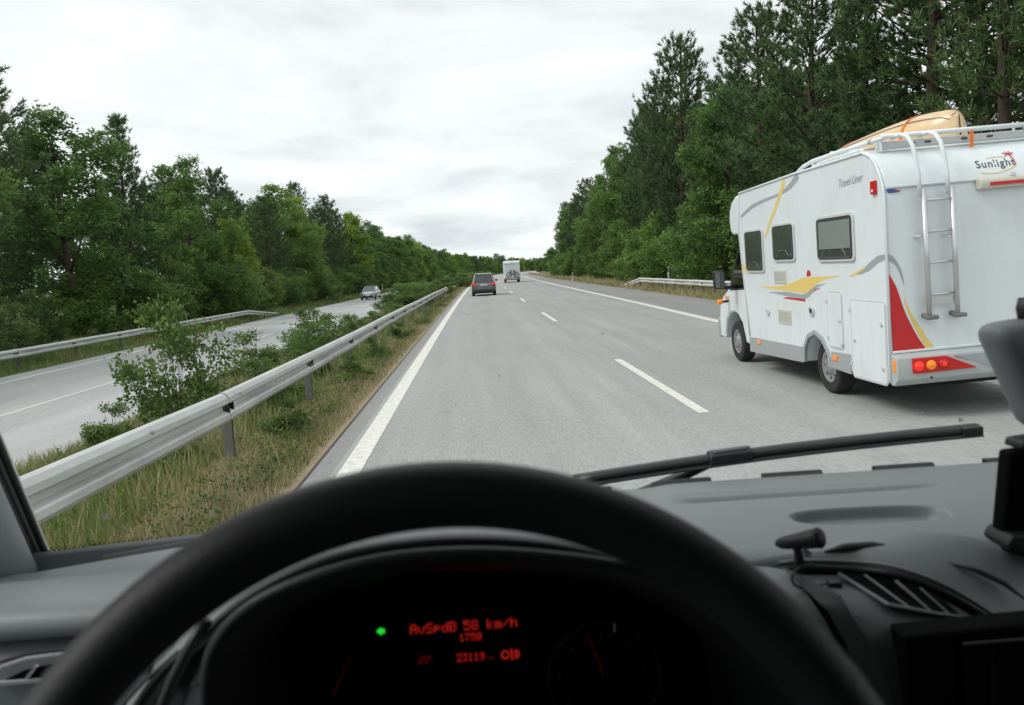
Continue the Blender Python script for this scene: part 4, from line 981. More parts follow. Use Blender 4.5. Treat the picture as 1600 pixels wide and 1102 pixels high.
# mirror and front amber lamp on a stalk
for s, x in ((-1, 0.0), (1, W_)):
    m_ = MB().box(x + s * 0.20 - 0.095, x + s * 0.20 + 0.095, 5.08, 5.20, 1.29, 1.60).build('mirror_housing', M['black_plastic'], cp, bevel=0.04, seg=3)
    MB().prism(rrect(x + s * 0.20 - 0.078, x + s * 0.20 + 0.078, 1.31, 1.58, 0.03), 'y', 5.072, 5.081).build('mirror_glass', pmat('mirror_glass', (0.16, 0.17, 0.18), 0.06, metal=0.9), m_)
    MB().tube([(x + s * 0.20, 5.14, 1.33), (x + s * 0.06, 5.16, 1.30), (x - s * 0.12, 5.15, 1.30)], 0.035, 8).build('mirror_arm', M['black_plastic'], cp, smooth=True)
MB().tube([(0.12, 5.62, 1.04), (-0.04, 5.60, 1.04)], 0.022, 8).build('lamp_stalk', M['black_plastic'], cp, smooth=True)
MB().lathe([(0.03, -0.11), (0.045, -0.10), (0.045, -0.03), (0.03, -0.02)], 'x', (0, 5.60, 1.04), 12).build('amber_lamp', M['lamp_amber'], cp, smooth=True)
MB().box(0.09, 0.105, 5.60, 5.78, 1.03, 1.13).build('side_indicator', pmat('pale_orange', (0.7, 0.35, 0.15), 0.3), cp, bevel=0.004)

# ------------------------------------------------------------------ canoe on its roof
M['canoe'] = pmat('varnished_plywood', (0.66, 0.47, 0.26), 0.35, coat=0.4, var=0.14, vscale=2.5, stretch=(6, 0.5, 6))
M['canoe_dark'] = pmat('canoe_stripe', (0.20, 0.13, 0.12), 0.5)
cn = thing('canoe', 'upturned varnished wooden canoe tied on the roof of the white camper', 'canoe', (5.60, 8.98, 3.05), (-RAD(3.5), -LEAN, RAD(3)))
CL, CH, CW = 3.0, 0.37, 0.43
def canoe_ring(t, lift=0.0, a0=0.0, a1=math.pi, n=16):
    e = 1 - abs(2 * t - 1) ** 2.6
    hw = CW * max(e, 0.0) ** 0.62 + 0.012 + lift
    h = CH * (0.88 + 0.12 * (1 - abs(2 * t - 1) ** 3)) * (1.0 if 0.03 < t < 0.97 else 0.90) + lift
    g = -0.06 * abs(2 * t - 1) ** 5
    out = []
    for k in range(n + 1):
        q = a0 + (a1 - a0) * k / n
        c, s_ = math.cos(q), math.sin(q)
        out.append((hw * math.copysign(abs(c) ** 0.75, c), CL * t, g + h * abs(s_) ** 0.8))
    return out
ts = list(0.5 - 0.5 * np.cos(np.linspace(0, math.pi, 25)))
MB().grid([canoe_ring(t) for t in ts]).build('hull', M['canoe'], cn, smooth=True, solid=0.012)
for q0 in (2.36, 0.72):
    MB().grid([canoe_ring(t, 0.009, q0 - 0.035, q0 + 0.035, 2) for t in ts[1:-1]]).build('stripe', M['canoe_dark'], cn, smooth=True)
for side_ in (0.0, math.pi):
    MB().tube([canoe_ring(t, 0.006, side_, side_ + 0.01, 1)[0] for t in ts], 0.016, 6).build('gunwale', M['canoe'], cn, smooth=True)
for y_, tt in ((0, 0.012), (1, 0.988)):
    MB().grid([canoe_ring(tt + d, 0.008, 0, math.pi, 12) for d in (-0.006, 0.006)]).build('stem_band', M['canoe_dark'], cn, smooth=True)
for tt, lab in ((0.19, 'orange strap over the stern of the canoe on the camper'), (0.66, 'orange strap over the middle of the canoe on the camper')):
    sp_ = tag(MB().grid([canoe_ring(tt + d, 0.014) for d in (-0.006, 0.006)]).build('strap', M['orange'], None, smooth=True, solid=0.004), lab, 'strap', 'orange straps on the camper roof')
    sp_.location = cn.location; sp_.rotation_euler = cn.rotation_euler
    MB().box(-CW * 0.9 - 0.03, -CW * 0.9 + 0.06, CL * tt - 0.04, CL * tt + 0.05, 0.0, 0.05).build('buckle', M['orange'], sp_, bevel=0.01)
    MB().box(-CW * 0.9 - 0.005, -CW * 0.9 + 0.005, CL * tt - 0.022, CL * tt + 0.022, -0.16, 0.03).build('tail', M['orange'], sp_)
pd = tag(MB().prism(rrect(-0.2, 0.1, -0.015, 0.0, 0.006), 'y', -0.2, 1.5).build('paddle_board', M['canoe'], None), 'flat wooden board lying under the canoe on the camper', 'board')
pd.location = (5.02, 9.35, 3.02); pd.rotation_euler = (0, -LEAN, RAD(9))
sh = tag(MB().box(-0.02, 0.02, -0.004, 0.004, -0.15, 0.02).build('strap', M['orange'], None), 'short orange strap end hanging from the rear roof bar', 'strap', 'orange straps on the camper roof')
sh.location = (5.34, 8.37, 2.97)
# ------------------------------------------------------------------ cars farther off
def car_ring(y, hw, z0, z1, top, n=6, tumble=0.0):
    """closed section, looking along y: sill to shoulder, flat deck"""
    p = []
    r = min(0.10, (z1 - z0) * 0.3)
    p += [(-hw + 0.06, y, z0), (-hw + 0.015, y, z0 + 0.06), (-hw, y, z0 + (z1 - z0) * 0.55), (-hw + 0.025, y, z1 - 0.06), (-hw + 0.08, y, z1)]
    p += [(-hw * 0.5, y, top), (hw * 0.5, y, top)]
    p += [(hw - 0.08, y, z1), (hw - 0.025, y, z1 - 0.06), (hw, y, z0 + (z1 - z0) * 0.55), (hw - 0.015, y, z0 + 0.06), (hw - 0.06, y, z0)]
    return p
def make_car(name, label, loc, rotz, paint, roofpaint, L, HW, belt, roof, suv, lit):
    c = thing(name, label, 'car', loc, (0, 0, rotz))
    B = MB()
    B.loft([car_ring(0.0, HW - 0.10, 0.42, belt - 0.20, belt - 0.19), car_ring(0.06, HW - 0.03, 0.32, belt - 0.06, belt - 0.04), car_ring(0.30, HW, 0.27, belt, belt + 0.01),
            car_ring(L * 0.45, HW, 0.22, belt - 0.01, belt + 0.01), car_ring(L * 0.68, HW - 0.01, 0.22, belt - 0.05, belt - 0.01), car_ring(L * 0.90, HW - 0.05, 0.24, belt - 0.14, belt - 0.10),
            car_ring(L * 0.98, HW - 0.14, 0.28, belt - 0.28, belt - 0.26), car_ring(L, HW - 0.25, 0.34, belt - 0.40, belt - 0.39)])
    B.build('body', paint, c, smooth=True, sub=1)
    y0, y1, y2, y3 = (0.10, 0.42, L * 0.50, L * 0.74) if suv else (0.55, 1.15, L * 0.52, L * 0.76)
    hb, ht = HW - 0.09, HW - 0.26
    def cab(y, h, z): return [(-h, y, z), (h, y, z)]
    G = MB()
    v = [(-hb, y0, belt - 0.02), (hb, y0, belt - 0.02), (hb, y3, belt - 0.05), (-hb, y3, belt - 0.05), (-ht, y1, roof - 0.02), (ht, y1, roof - 0.02), (ht, y2, roof), (-ht, y2, roof)]
    G.add(v, [(0, 1, 5, 4), (1, 2, 6, 5), (2, 3, 7, 6), (3, 0, 4, 7), (4, 5, 6, 7)])
    G.build('cabin', paint, c, bevel=0.05, seg=3)
    R_ = MB(); R_.add([(-ht + 0.01, y1 - 0.06, roof + 0.012), (ht - 0.01, y1 - 0.06, roof + 0.012), (ht - 0.01, y2, roof + 0.03), (-ht + 0.01, y2, roof + 0.03)], [(0, 1, 2, 3)])
    R_.build('roof', roofpaint, c, solid=0.03)
    def lerp(a, b_, t): return tuple(a[i] + (b_[i] - a[i]) * t for i in range(3))
    def quad(a, b_, c2, d, m0, m1, n_, mat, nm, out):
        # inset quad on a cabin face
        A = lerp(a, d, m0); Bq = lerp(b_, c2, m0); Cq = lerp(b_, c2, m1); Dq = lerp(a, d, m1)
        A2, B2 = lerp(A, Bq, n_), lerp(A, Bq, 1 - n_); D2, C2 = lerp(Dq, Cq, n_), lerp(Dq, Cq, 1 - n_)
        q = [tuple(p[i] + out[i] for i in range(3)) for p in (A2, B2, C2, D2)]
        MB().add(q, [(0, 1, 2, 3)]).build(nm, mat, c, solid=0.008)
    quad(v[0], v[1], v[5], v[4], 0.10, 0.90, 0.07, M['car_glass_dark'], 'rear_window', (0, -0.018, 0.008))
    quad(v[2], v[3], v[7], v[6], 0.06, 0.92, 0.05, M['car_glass_dark'], 'windscreen', (0, 0.018, 0.008))
    for (a, b_, c2, d, s) in ((v[3], v[0], v[4], v[7], -1), (v[1], v[2], v[6], v[5], 1)):
        quad(a, b_, c2, d, 0.12, 0.86, 0.08, M['car_glass_dark'], 'side_window', (s * 0.018, 0, 0.004))
    for s in (-1, 1):
        for yw in (0.75, L - 0.85): road_wheel(c, s * (HW - 0.11), yw, 0.33, 0.33, 0.21, s)
        MB().box(s * (HW + 0.09) - 0.09, s * (HW + 0.09) + 0.09, y3 - 0.62, y3 - 0.52, belt, belt + 0.15).build('mirror', M['black_plastic'], c, bevel=0.03)
        # tail lamps wrap the corner
        MB().prism([(s * (HW - 0.02), belt - 0.21), (s * (HW - 0.02), belt - 0.06), (s * (HW - 0.40), belt - 0.10), (s * (HW - 0.34), belt - 0.20)], 'y', -0.01, 0.22).build('tail_lamp', M['lamp_lit'] if lit else M['lamp_red'], c, bevel=0.01)
        MB().prism([(s * (HW - 0.06), 0.40), (s * (HW - 0.06), 0.56), (s * (HW - 0.20), 0.46), (s * (HW - 0.18), 0.40)], 'y', -0.025, 0.1).build('bumper_reflector', M['dull_red'], c)
        MB().prism([(s * (HW - 0.14), belt - 0.33), (s * (HW - 0.12), belt - 0.18), (s * (HW - 0.50), belt - 0.26), (s * (HW - 0.50), belt - 0.35)], 'y', L * 0.90, L - 0.02).build('headlamp', M['headlamp'], c, bevel=0.01)
    MB().box(-HW + 0.12, HW - 0.12, -0.035, 0.2, 0.26, 0.46).build('rear_bumper', M['black_plastic'], c, bevel=0.03)
    MB().box(-HW + 0.3, HW - 0.3, L - 0.18, L + 0.02, 0.26, 0.50).build('grille', M['black_plastic'], c, bevel=0.03)
    MB().box(-0.26, 0.26, -0.03, 0.03, belt - 0.26, belt - 0.15).build('number_plate', M['plate'], c)
    MB().box(-0.26, 0.26, L, L + 0.03, 0.42, 0.53).build('number_plate', M['plate'], c)
    MB().box(-HW + 0.2, HW - 0.2, 0.3, L - 0.4, 0.18, 0.5).build('underbody', M['dark_gap'], c)
    return c
M['dull_red'] = pmat('dull_red_reflector', (0.14, 0.03, 0.03), 0.35)
M['car_glass_dark'] = pmat('car_glass_dark', (0.02, 0.025, 0.026), 0.06, spec=0.8, coat=0.5)
make_car('car', 'dark grey hatchback with lit tail lamps driving ahead in the left lane', (0.68, 58.8, 0.0), -RAD(0.7), M['car_grey'], M['car_roof'], 4.2, 0.90, 1.02, 1.60, True, True)
make_car('car', 'silver car coming towards us on the opposite carriageway', (-12.1, 96.5, OPP_Z), RAD(180) - RAD(2.5), M['car_silver'], M['car_silver'], 4.4, 0.90, 0.98, 1.50, False, False)

# ------------------------------------------------------------------ white motorhome with bicycles far ahead
mh = thing('motorhome', 'white box motorhome with bicycles on its tail far ahead in the right lane', 'motorhome', (5.42, 113.0, 0.0), (0, 0, -heading(113)))
MB().prism([(0, 0.55), (0, 2.85), (0.12, 3.02), (0.3, 3.06), (5.9, 3.06), (6.2, 2.7), (6.1, 2.1), (5.2, 2.0), (5.2, 0.5)], 'x', -1.15, 1.15).build('body', M['camper'], mh, bevel=0.10, seg=3)
MB().prism([(5.0, 0.45), (5.0, 2.0), (5.6, 1.95), (6.2, 1.25), (6.8, 1.05), (6.9, 0.45)], 'x', -1.0, 1.0).build('cab', M['camper'], mh, bevel=0.08)
MB().box(-1.12, 1.12, -0.06, 0.02, 2.62, 2.66).build('panel_seam', M['camper_seal'], mh)
MB().box(-0.16, 0.16, -0.03, 0.01, 2.74, 2.77).build('brake_lamp', M['lamp_red'], mh)
MB().box(-1.14, 1.14, -0.12, 0.06, 0.42, 0.72).build('rear_bumper', M['bumper_grey'], mh, bevel=0.03)
for s in (-1, 1):
    MB().box(s * 0.95 - 0.16, s * 0.95 + 0.16, -0.14, -0.10, 0.48, 0.68).build('tail_lamp', M['lamp_red'], mh, bevel=0.01)
    road_wheel(mh, s * 0.95, 1.4, 0.35, 0.35, 0.26, s); road_wheel(mh, s * 0.95, 5.6, 0.35, 0.35, 0.22, s)
    MB().box(s * 1.22 - 0.09, s * 1.22 + 0.09, 5.7, 5.8, 1.3, 1.65).build('mirror', M['black_plastic'], mh, bevel=0.03)
MB().box(-0.26, 0.26, -0.15, -0.115, 0.52, 0.63).build('number_plate', M['plate'], mh)
MB().box(-0.95, 0.95, 0.3, 5.9, 0.35, 0.6).build('chassis', M['dark_gap'], mh)
rk = MB()
for z in (0.78, 1.30): rk.tube([(-0.9, -0.30, z), (0.9, -0.30, z)], 0.025, 6)
for x in (-0.5, 0.5): rk.tube([(x, 0.0, 1.45), (x, -0.3, 1.35), (x, -0.34, 0.78), (x, 0.0, 0.72)], 0.025, 6)
rk.build('bicycle_rack', M['alu'], mh)
def bicycle(label, x, y, z, rz, s):
    b = thing('bicycle', label, 'bicycle', (x, y, z), (0, 0, rz), 'bicycles on the far motorhome')
    for wx in (-0.52 * s, 0.52 * s):
        T = MB(); T.tube([(wx + 0.33 * math.cos(a), 0, 0.34 + 0.33 * math.sin(a)) for a in np.linspace(0, 2 * math.pi, 21)], 0.024, 6, False); w = T.build('wheel', M['tyre'], b, smooth=True)
        S = MB()
        for a in np.linspace(0, math.pi, 7)[:-1]: S.tube([(wx - 0.32 * math.cos(a), 0, 0.34 - 0.32 * math.sin(a)), (wx + 0.32 * math.cos(a), 0, 0.34 + 0.32 * math.sin(a))], 0.004, 3)
        S.build('spokes', M['alu'], w)
    f = MB(); k = s
    for p in ([(-0.52 * k, 0, 0.34), (-0.08 * k, 0, 0.30), (0.36 * k, 0, 0.82)], [(-0.08 * k, 0, 0.30), (-0.2 * k, 0, 0.86)], [(-0.2 * k, 0, 0.80), (0.38 * k, 0, 0.88)], [(-0.52 * k, 0, 0.34), (-0.2 * k, 0, 0.80)], [(0.52 * k, 0, 0.34), (0.36 * k, 0, 0.98)]):
        f.tube(p, 0.022, 6)
    f.build('frame', M['black_plastic'], b, smooth=True)
    MB().box(-0.32 * k if k > 0 else -0.1 * k, -0.1 * k if k > 0 else -0.32 * k, -0.07, 0.07, 0.88, 0.94).build('saddle', M['black_plastic'], b, bevel=0.02)
    MB().tube([(0.36 * k, -0.28, 1.02), (0.36 * k, 0.28, 1.02)], 0.018, 6).build('handlebar', M['black_plastic'], b)
bicycle('front black bicycle on the rack of the far motorhome', 5.45, 112.62, 0.76, -heading(113), 1)
bicycle('black bicycle next to the tail wall of the far motorhome', 5.52, 112.80, 0.78, -heading(113), -1)
# ------------------------------------------------------------------ the van we sit in
VC = 0.42                                    # centre line of the van
van = thing('van', 'van cab around the viewer: grey dashboard, black steering wheel, windscreen', 'van', (VC, 0.3, 0.0))
def bv(b, name, mat, parent=None, **k): return b.build(name, mat, parent or van, local=False, **k)
def smoothstep(a, b, x):
    t = np.clip((x - a) / (b - a), 0, 1); return t * t * (3 - 2 * t)

# dashboard top: a height field with tray, groove and the fall-away at the left
def far_y(x): return 1.118 - (0.075 * min(1, -x / 0.6) ** 2 if x < 0 else 0) - (0.075 * min(1.2, (x - 0.84) / 0.6) ** 2 if x > 0.84 else 0)
def top_z(x, y):
    z = 1.478
    if x < 0: z -= 0.030 * min(1.0, -x / 0.6) * smoothstep(0.84, 1.06, y)
    # groove
    d = abs(y - (1.031 - 0.01 * (x - 0.4)))
    if 0.24 < x < 0.66: z -= 0.0075 * (1 - smoothstep(0.004, 0.011, d)) * smoothstep(0.24, 0.29, x) * (1 - smoothstep(0.56, 0.66, x))
    # raised band behind the groove
    if x > 0.22: z += 0.004 * smoothstep(1.04, 1.06, y) * smoothstep(0.22, 0.27, x)
    # oval tray
    q = (abs((x - 0.466) / 0.092) ** 3.2 + abs((y - 0.928 + 0.06 * (x - 0.466)) / 0.031) ** 2.6)
    z -= 0.016 * (1 - smoothstep(0.78, 1.14, q))
    # crease on the driver's side
    if x < -0.2: z -= 0.006 * smoothstep(0.0, 0.05, y - (0.93 + 0.10 * (x + 0.5)))
    return float(z)
xs = sorted(set([round(v, 4) for v in np.concatenate([np.linspace(-0.655, 0.22, 50), np.linspace(0.22, 0.68, 190), np.linspace(0.68, 1.49, 30)])]))
rows = []
for x in xs:
    fy = far_y(x); ny = 0.806 + 0.010 * (x > 0.2)
    r_ = [(x, fy + 0.03, top_z(x, fy) - 0.16), (x, fy + 0.004, top_z(x, fy) - 0.022), (x, fy - 0.002, top_z(x, fy) - 0.006), (x, fy - 0.012, top_z(x, fy))]
    for y in sorted(list(np.linspace(fy - 0.02, 0.976, 45)) + list(np.linspace(0.974, 0.882, 96)) + list(np.linspace(0.88, ny + 0.03, 14)), reverse=True): r_.append((x, float(y), top_z(x, y)))
    z = top_z(x, ny + 0.03)
    r_ += [(x, ny + 0.018, z - 0.0015), (x, ny + 0.008, z - 0.0055), (x, ny + 0.002, z - 0.012), (x, ny, z - 0.020), (x, ny + 0.003, z - 0.027), (x, ny + 0.012, z - 0.033), (x, ny + 0.05, z - 0.037)]
    rows.append(r_)
dash = bv(MB().grid(rows), 'dashboard', M['dash'], smooth=True)
# demister slots along the far edge
for x0, x1 in ((-0.52, -0.41), (-0.36, -0.25), (0.09, 0.18), (0.24, 0.325), (0.402, 0.489), (0.568, 0.656), (0.735, 0.82), (0.90, 0.98)):
    b = MB(); n = 6; top = []; bot = []
    for i in range(n + 1):
        x = x0 + (x1 - x0) * i / n; y = far_y(x) - 0.004; z = top_z(x, y) + 0.0012
        top.append([(x, y - 0.006, z - 0.004), (x, y + 0.002, z + 0.0015), (x, y + 0.010, z + 0.0005), (x, y + 0.010, z - 0.02), (x, y - 0.006, z - 0.02)])
    b.loft(top); bv(b, 'demister_slot', M['seal'], dash)
# the face under the lip, all across
rows = []
for x in np.linspace(-0.66, 1.49, 44):
    rows.append([(x, 0.862, 1.45), (x, 0.86, 1.443), (x, 0.835, 1.440), (x, 0.815, 1.434), (x, 0.803, 1.420), (x, 0.797, 1.40), (x, 0.79, 1.33), (x, 0.80, 1.22), (x, 0.86, 1.05), (x, 0.95, 0.80)])
face = bv(MB().grid(rows), 'dash_face', M['dash'], smooth=True)
# left air vent in its oval surround
v_ = bv(MB().prism([(-0.520, 1.405), (-0.512, 1.424), (-0.497, 1.435), (-0.472, 1.4415), (-0.43, 1.444), (-0.39, 1.441), (-0.365, 1.43), (-0.355, 1.414), (-0.355, 1.36), (-0.40, 1.345), (-0.50, 1.355)], 'y', 0.786, 0.80), 'vent_surround', M['dash'], bevel=0.004)
bv(MB().tube([(-0.522, 0.790, 1.405), (-0.514, 0.790, 1.425), (-0.498, 0.790, 1.437), (-0.472, 0.790, 1.4435), (-0.43, 0.790, 1.446), (-0.39, 0.790, 1.443)], 0.0018, 6), 'vent_seam', M['seal'], v_)
bv(MB().prism([(-0.492, 1.4205), (-0.474, 1.428), (-0.447, 1.4325), (-0.40, 1.4325), (-0.385, 1.4195)], 'y', 0.7835, 0.787), 'vent_opening', M['void'], v_)
for x in (-0.466, -0.437, -0.41):
    bv(MB().prism([(x - 0.0075, 1.4195), (x - 0.0035, 1.4195), (x + 0.0085, 1.433), (x + 0.0045, 1.433)], 'y', 0.7815, 0.7845), 'vent_slat', M['trim'], v_)
bv(MB().box(-0.50, -0.375, 0.780, 0.7845, 1.4165, 1.4198), 'vent_sill', M['trim'], v_)

# binnacle hump on the dash, light grey
def arch(pts, y, dz=0.0): return [(x, y, z + dz) for x, z in pts]
def dense(pts, n=6):
    out = []
    P = [Vector((p[0], p[1])) for p in pts]
    for i in range(len(P) - 1):
        p0, p1, p2, p3 = P[max(i - 1, 0)], P[i], P[i + 1], P[min(i + 2, len(P) - 1)]
        for k in range(n):
            t = k / n
            q = 0.5 * ((2 * p1) + (p2 - p0) * t + (2 * p0 - 5 * p1 + 4 * p2 - p3) * t * t + (3 * p1 - p0 - 3 * p2 + p3) * t ** 3)
            out.append((q.x, q.y))
    out.append(tuple(P[-1])); return out
A0 = dense([(-0.335, 1.39), (-0.285, 1.472), (-0.255, 1.514), (-0.225, 1.539), (-0.175, 1.576), (-0.112, 1.599), (-0.031, 1.6045), (0.05, 1.594), (0.11, 1.572), (0.165, 1.535), (0.205, 1.48), (0.235, 1.39)])
A0i = [(-0.03 + (x + 0.03) * 0.96, 1.44 + (z - 1.44) * 0.96) for x, z in A0]
A1 = [(-0.03 + (x + 0.03) * 1.05, 1.40 + (z - 1.40) * 0.93) for x, z in A0]
A2 = [(-0.03 + (x + 0.03) * 1.20, 1.40 + (z - 1.40) * 0.40) for x, z in A0]
hump = bv(MB().grid([arch(A0i, 0.61), arch(A0i, 0.578), arch(A0, 0.580), arch(A0, 0.59), arch(A1, 0.69), arch(A2, 0.88)]), 'binnacle', M['dash'], smooth=True)
bv(MB().tube([(x, 0.578, z - 0.003) for x, z in A0], 0.0035, 8), 'binnacle_seam', M['seal'], hump, smooth=True)
# black cluster hood
H0 = dense([(-0.205, 1.36), (-0.207, 1.45), (-0.203, 1.52), (-0.193, 1.562), (-0.158, 1.593), (-0.088, 1.6135), (-0.011, 1.6155), (0.071, 1.603), (0.125, 1.586), (0.175, 1.552), (0.212, 1.505), (0.232, 1.44), (0.235, 1.36)])
def shrink(P, d): return [(-0.018 + (x + 0.018) * (1 - d / 0.19), 1.40 + (z - 1.40) * (1 - d / 0.21)) for x, z in P]
hood = bv(MB().grid([arch(shrink(H0, 0.026), 0.60), arch(shrink(H0, 0.020), 0.575), arch(shrink(H0, 0.007), 0.542), arch(shrink(H0, 0.002), 0.530), arch(shrink(H0, 0.0), 0.5235), arch(shrink(H0, 0.0015), 0.520), arch(shrink(H0, 0.005), 0.519), arch(shrink(H0, 0.010), 0.522), arch(shrink(H0, 0.030), 0.56), arch(shrink(H0, 0.034), 0.675)]), 'cluster_hood', M['hood_black'], smooth=True)
# flank pieces left of the hood
bv(MB().grid([[(x, 0.545, z), (x + 0.01, 0.60, z)] for x, z in [(-0.203, 1.545), (-0.212, 1.532), (-0.222, 1.512), (-0.232, 1.49), (-0.245, 1.45), (-0.262, 1.38)]]), 'cluster_flank', M['dash'], smooth=True)
bv(MB().add([(-0.262, 0.546, 1.38), (-0.245, 0.546, 1.45), (-0.232, 0.546, 1.49), (-0.222, 0.546, 1.512), (-0.212, 0.546, 1.532), (-0.203, 0.546, 1.545), (-0.200, 0.546, 1.53), (-0.203, 0.546, 1.48), (-0.204, 0.546, 1.38)], [tuple(range(9))]), 'cluster_flank', M['dash'])
bv(MB().tube([(-0.208, 0.565, 1.560), (-0.222, 0.562, 1.540), (-0.234, 0.560, 1.520), (-0.246, 0.558, 1.495), (-0.26, 0.556, 1.46), (-0.28, 0.55, 1.40)], 0.0045, 8), 'flank_seam', M['seal'], smooth=True)
bv(MB().tube([(-0.216, 0.5455, 1.5225), (-0.206, 0.5455, 1.524)], 0.0012, 5), 'flank_seam', M['seal'])
bv(MB().tube([(-0.285, 0.574, 1.490), (-0.262, 0.576, 1.512), (-0.246, 0.577, 1.524), (-0.236, 0.5775, 1.532)], 0.0016, 5), 'flank_seam', M['seal'])
# instrument cluster
CYF = 0.668
clus = bv(MB().prism([(-0.21, 1.34), (-0.20, 1.53), (-0.15, 1.575), (0.0, 1.59), (0.12, 1.568), (0.19, 1.51), (0.20, 1.34)], 'y', CYF, CYF + 0.02), 'instrument_cluster', M['void'])
def ctext(t, x, z, size, mat, nm='display_text', shear=0.0, space=1.0):
    L = world_loc(clus)
    return text_mesh(t, size, mat, nm, clus, basis(Vector((x, CYF - 0.0015, z)) - L, (1, 0, 0), (0, 0, 1)), shear=shear, space=space)
# dot-matrix characters, five by seven
DOT = {'A': '0E11111F111111', 'v': '00001111110A04', 'S': '0F10100E01011E', 'p': '00001E111E1010', 'd': '01010D1311130D', 'B': '1E11111E11111E', '5': '1F101E0101110E', '8': '0E11110E11110E',
       'k': '10101214181412', 'm': '00001A15151515', '/': '00010204081000', 'h': '10101619111111', '1': '040C040404040E', '7': '1F010204080808', '0': '0E11131519110E', '2': '0E11010204081F', '3': '1F02040201110E', '9': '0E11110F01020C', ' ': '00000000000000', '-': '0000001F000000'}
def dots_text(t, x, z, w, h, mat, gap=0.9, sh=0.0):
    b = MB(); pw, ph = w / 5, h / 7
    for i, ch_ in enumerate(t):
        bits = DOT[ch_]
        for r_ in range(7):
            v = int(bits[2 * r_:2 * r_ + 2], 16)
            for c in range(5):
                if v >> (4 - c) & 1:
                    zz_ = z + (6 - r_) * ph; xx = x + i * w * 1.2 + c * pw + sh * (zz_ - z)
                    b.add([(xx, CYF - 0.0015, zz_), (xx + pw * gap, CYF - 0.0015, zz_), (xx + pw * gap, CYF - 0.0015, zz_ + ph * gap), (xx, CYF - 0.0015, zz_ + ph * gap)], [(0, 1, 2, 3)])
    return bv(b, 'display_text', mat, clus)
dots_text('AvSpdB', -0.0735, 1.4905, 0.0057, 0.0088, M['led_red']); dots_text('58', -0.0272, 1.4905, 0.0057, 0.0088, M['led_red']); dots_text('km/h', -0.0068, 1.4905, 0.0057, 0.0088, M['led_red'])
dots_text('1750', -0.0315, 1.4810, 0.0042, 0.0066, M['led_red'])
dots_text('22', -0.0690, 1.4640, 0.0042, 0.0060, M['led_mid'], sh=0.3); dots_text('-', -0.0590, 1.4655, 0.0030, 0.0050, M['led_mid'])
dots_text('23119', -0.0350, 1.4625, 0.0042, 0.0070, M['led_red']); dots_text('km', -0.0085, 1.4625, 0.0024, 0.0036, M['led_mid'])
bv(MB().tube([(0.0075 + 0.003 * math.cos(a), CYF - 0.0015, 1.4655 + 0.0035 * math.sin(a)) for a in np.linspace(0.2, 6.1, 14)], 0.0006, 4), 'display_symbol', M['led_red'], clus)
bv(MB().tube([(0.0165 + 0.0028 * math.cos(a), CYF - 0.0015, 1.4655 + 0.0035 * math.sin(a)) for a in np.linspace(-1.57, 1.57, 9)] + [(0.0165, CYF - 0.0015, 1.4620)], 0.0006, 4), 'display_symbol', M['led_red'], clus)
bv(MB().tube([(0.0135, CYF - 0.0015, 1.4605), (0.0130, CYF - 0.0015, 1.4705)], 0.0007, 4), 'display_symbol', M['led_red'], clus)
bv(MB().prism([(-0.1025, 1.4955), (-0.0985, 1.4990), (-0.0985, 1.4972), (-0.0955, 1.4972), (-0.0955, 1.4936), (-0.0985, 1.4936), (-0.0985, 1.4918)], 'y', CYF - 0.002, CYF - 0.001), 'turn_signal', M['led_green'], clus)
def dial(cx_, cz_, R, nums, a0, a1, needle):
    ring = [(cx_ + R * math.cos(a), CYF - 0.001, cz_ + R * math.sin(a)) for a in np.linspace(RAD(a0), RAD(a1), 40)]
    d = bv(MB().tube(ring, 0.0005, 4), 'dial_ring', M['dial'], clus)
    for i, t in enumerate(nums):
        a = RAD(a0 + (a1 - a0) * i / (len(nums) - 1))
        ctext(t, cx_ + (R - 0.012) * math.cos(a) - 0.004, cz_ + (R - 0.012) * math.sin(a) - 0.003, 0.0075, M['dial'], 'dial_number')
        bv(MB().tube([(cx_ + (R - 0.001) * math.cos(a), CYF - 0.001, cz_ + (R - 0.001) * math.sin(a)), (cx_ + (R - 0.005) * math.cos(a), CYF - 0.001, cz_ + (R - 0.005) * math.sin(a))], 0.0005, 4), 'dial_tick', M['dial'], clus)
    a = RAD(needle)
    bv(MB().tube([(cx_ + 0.004 * math.cos(a), CYF - 0.003, cz_ + 0.004 * math.sin(a)), (cx_ + (R - 0.008) * math.cos(a), CYF - 0.002, cz_ + (R - 0.008) * math.sin(a))], [0.0012, 0.0006], 5), 'needle', M['led_dim'], clus)
dial(-0.146, 1.438, 0.050, ['10', '30', '50', '70', '90', '110', '130', '150', '170', '190'], 225, -45, 62)
dial(0.094, 1.438, 0.050, ['0', '1', '2', '3', '4', '5', '6'], 215, -35, 108)
bv(MB().tube([(0.1045, CYF - 0.001, 1.4785), (0.105, CYF - 0.001, 1.4868)], 0.0008, 5), 'dial_tick', M['dial_white'], clus)

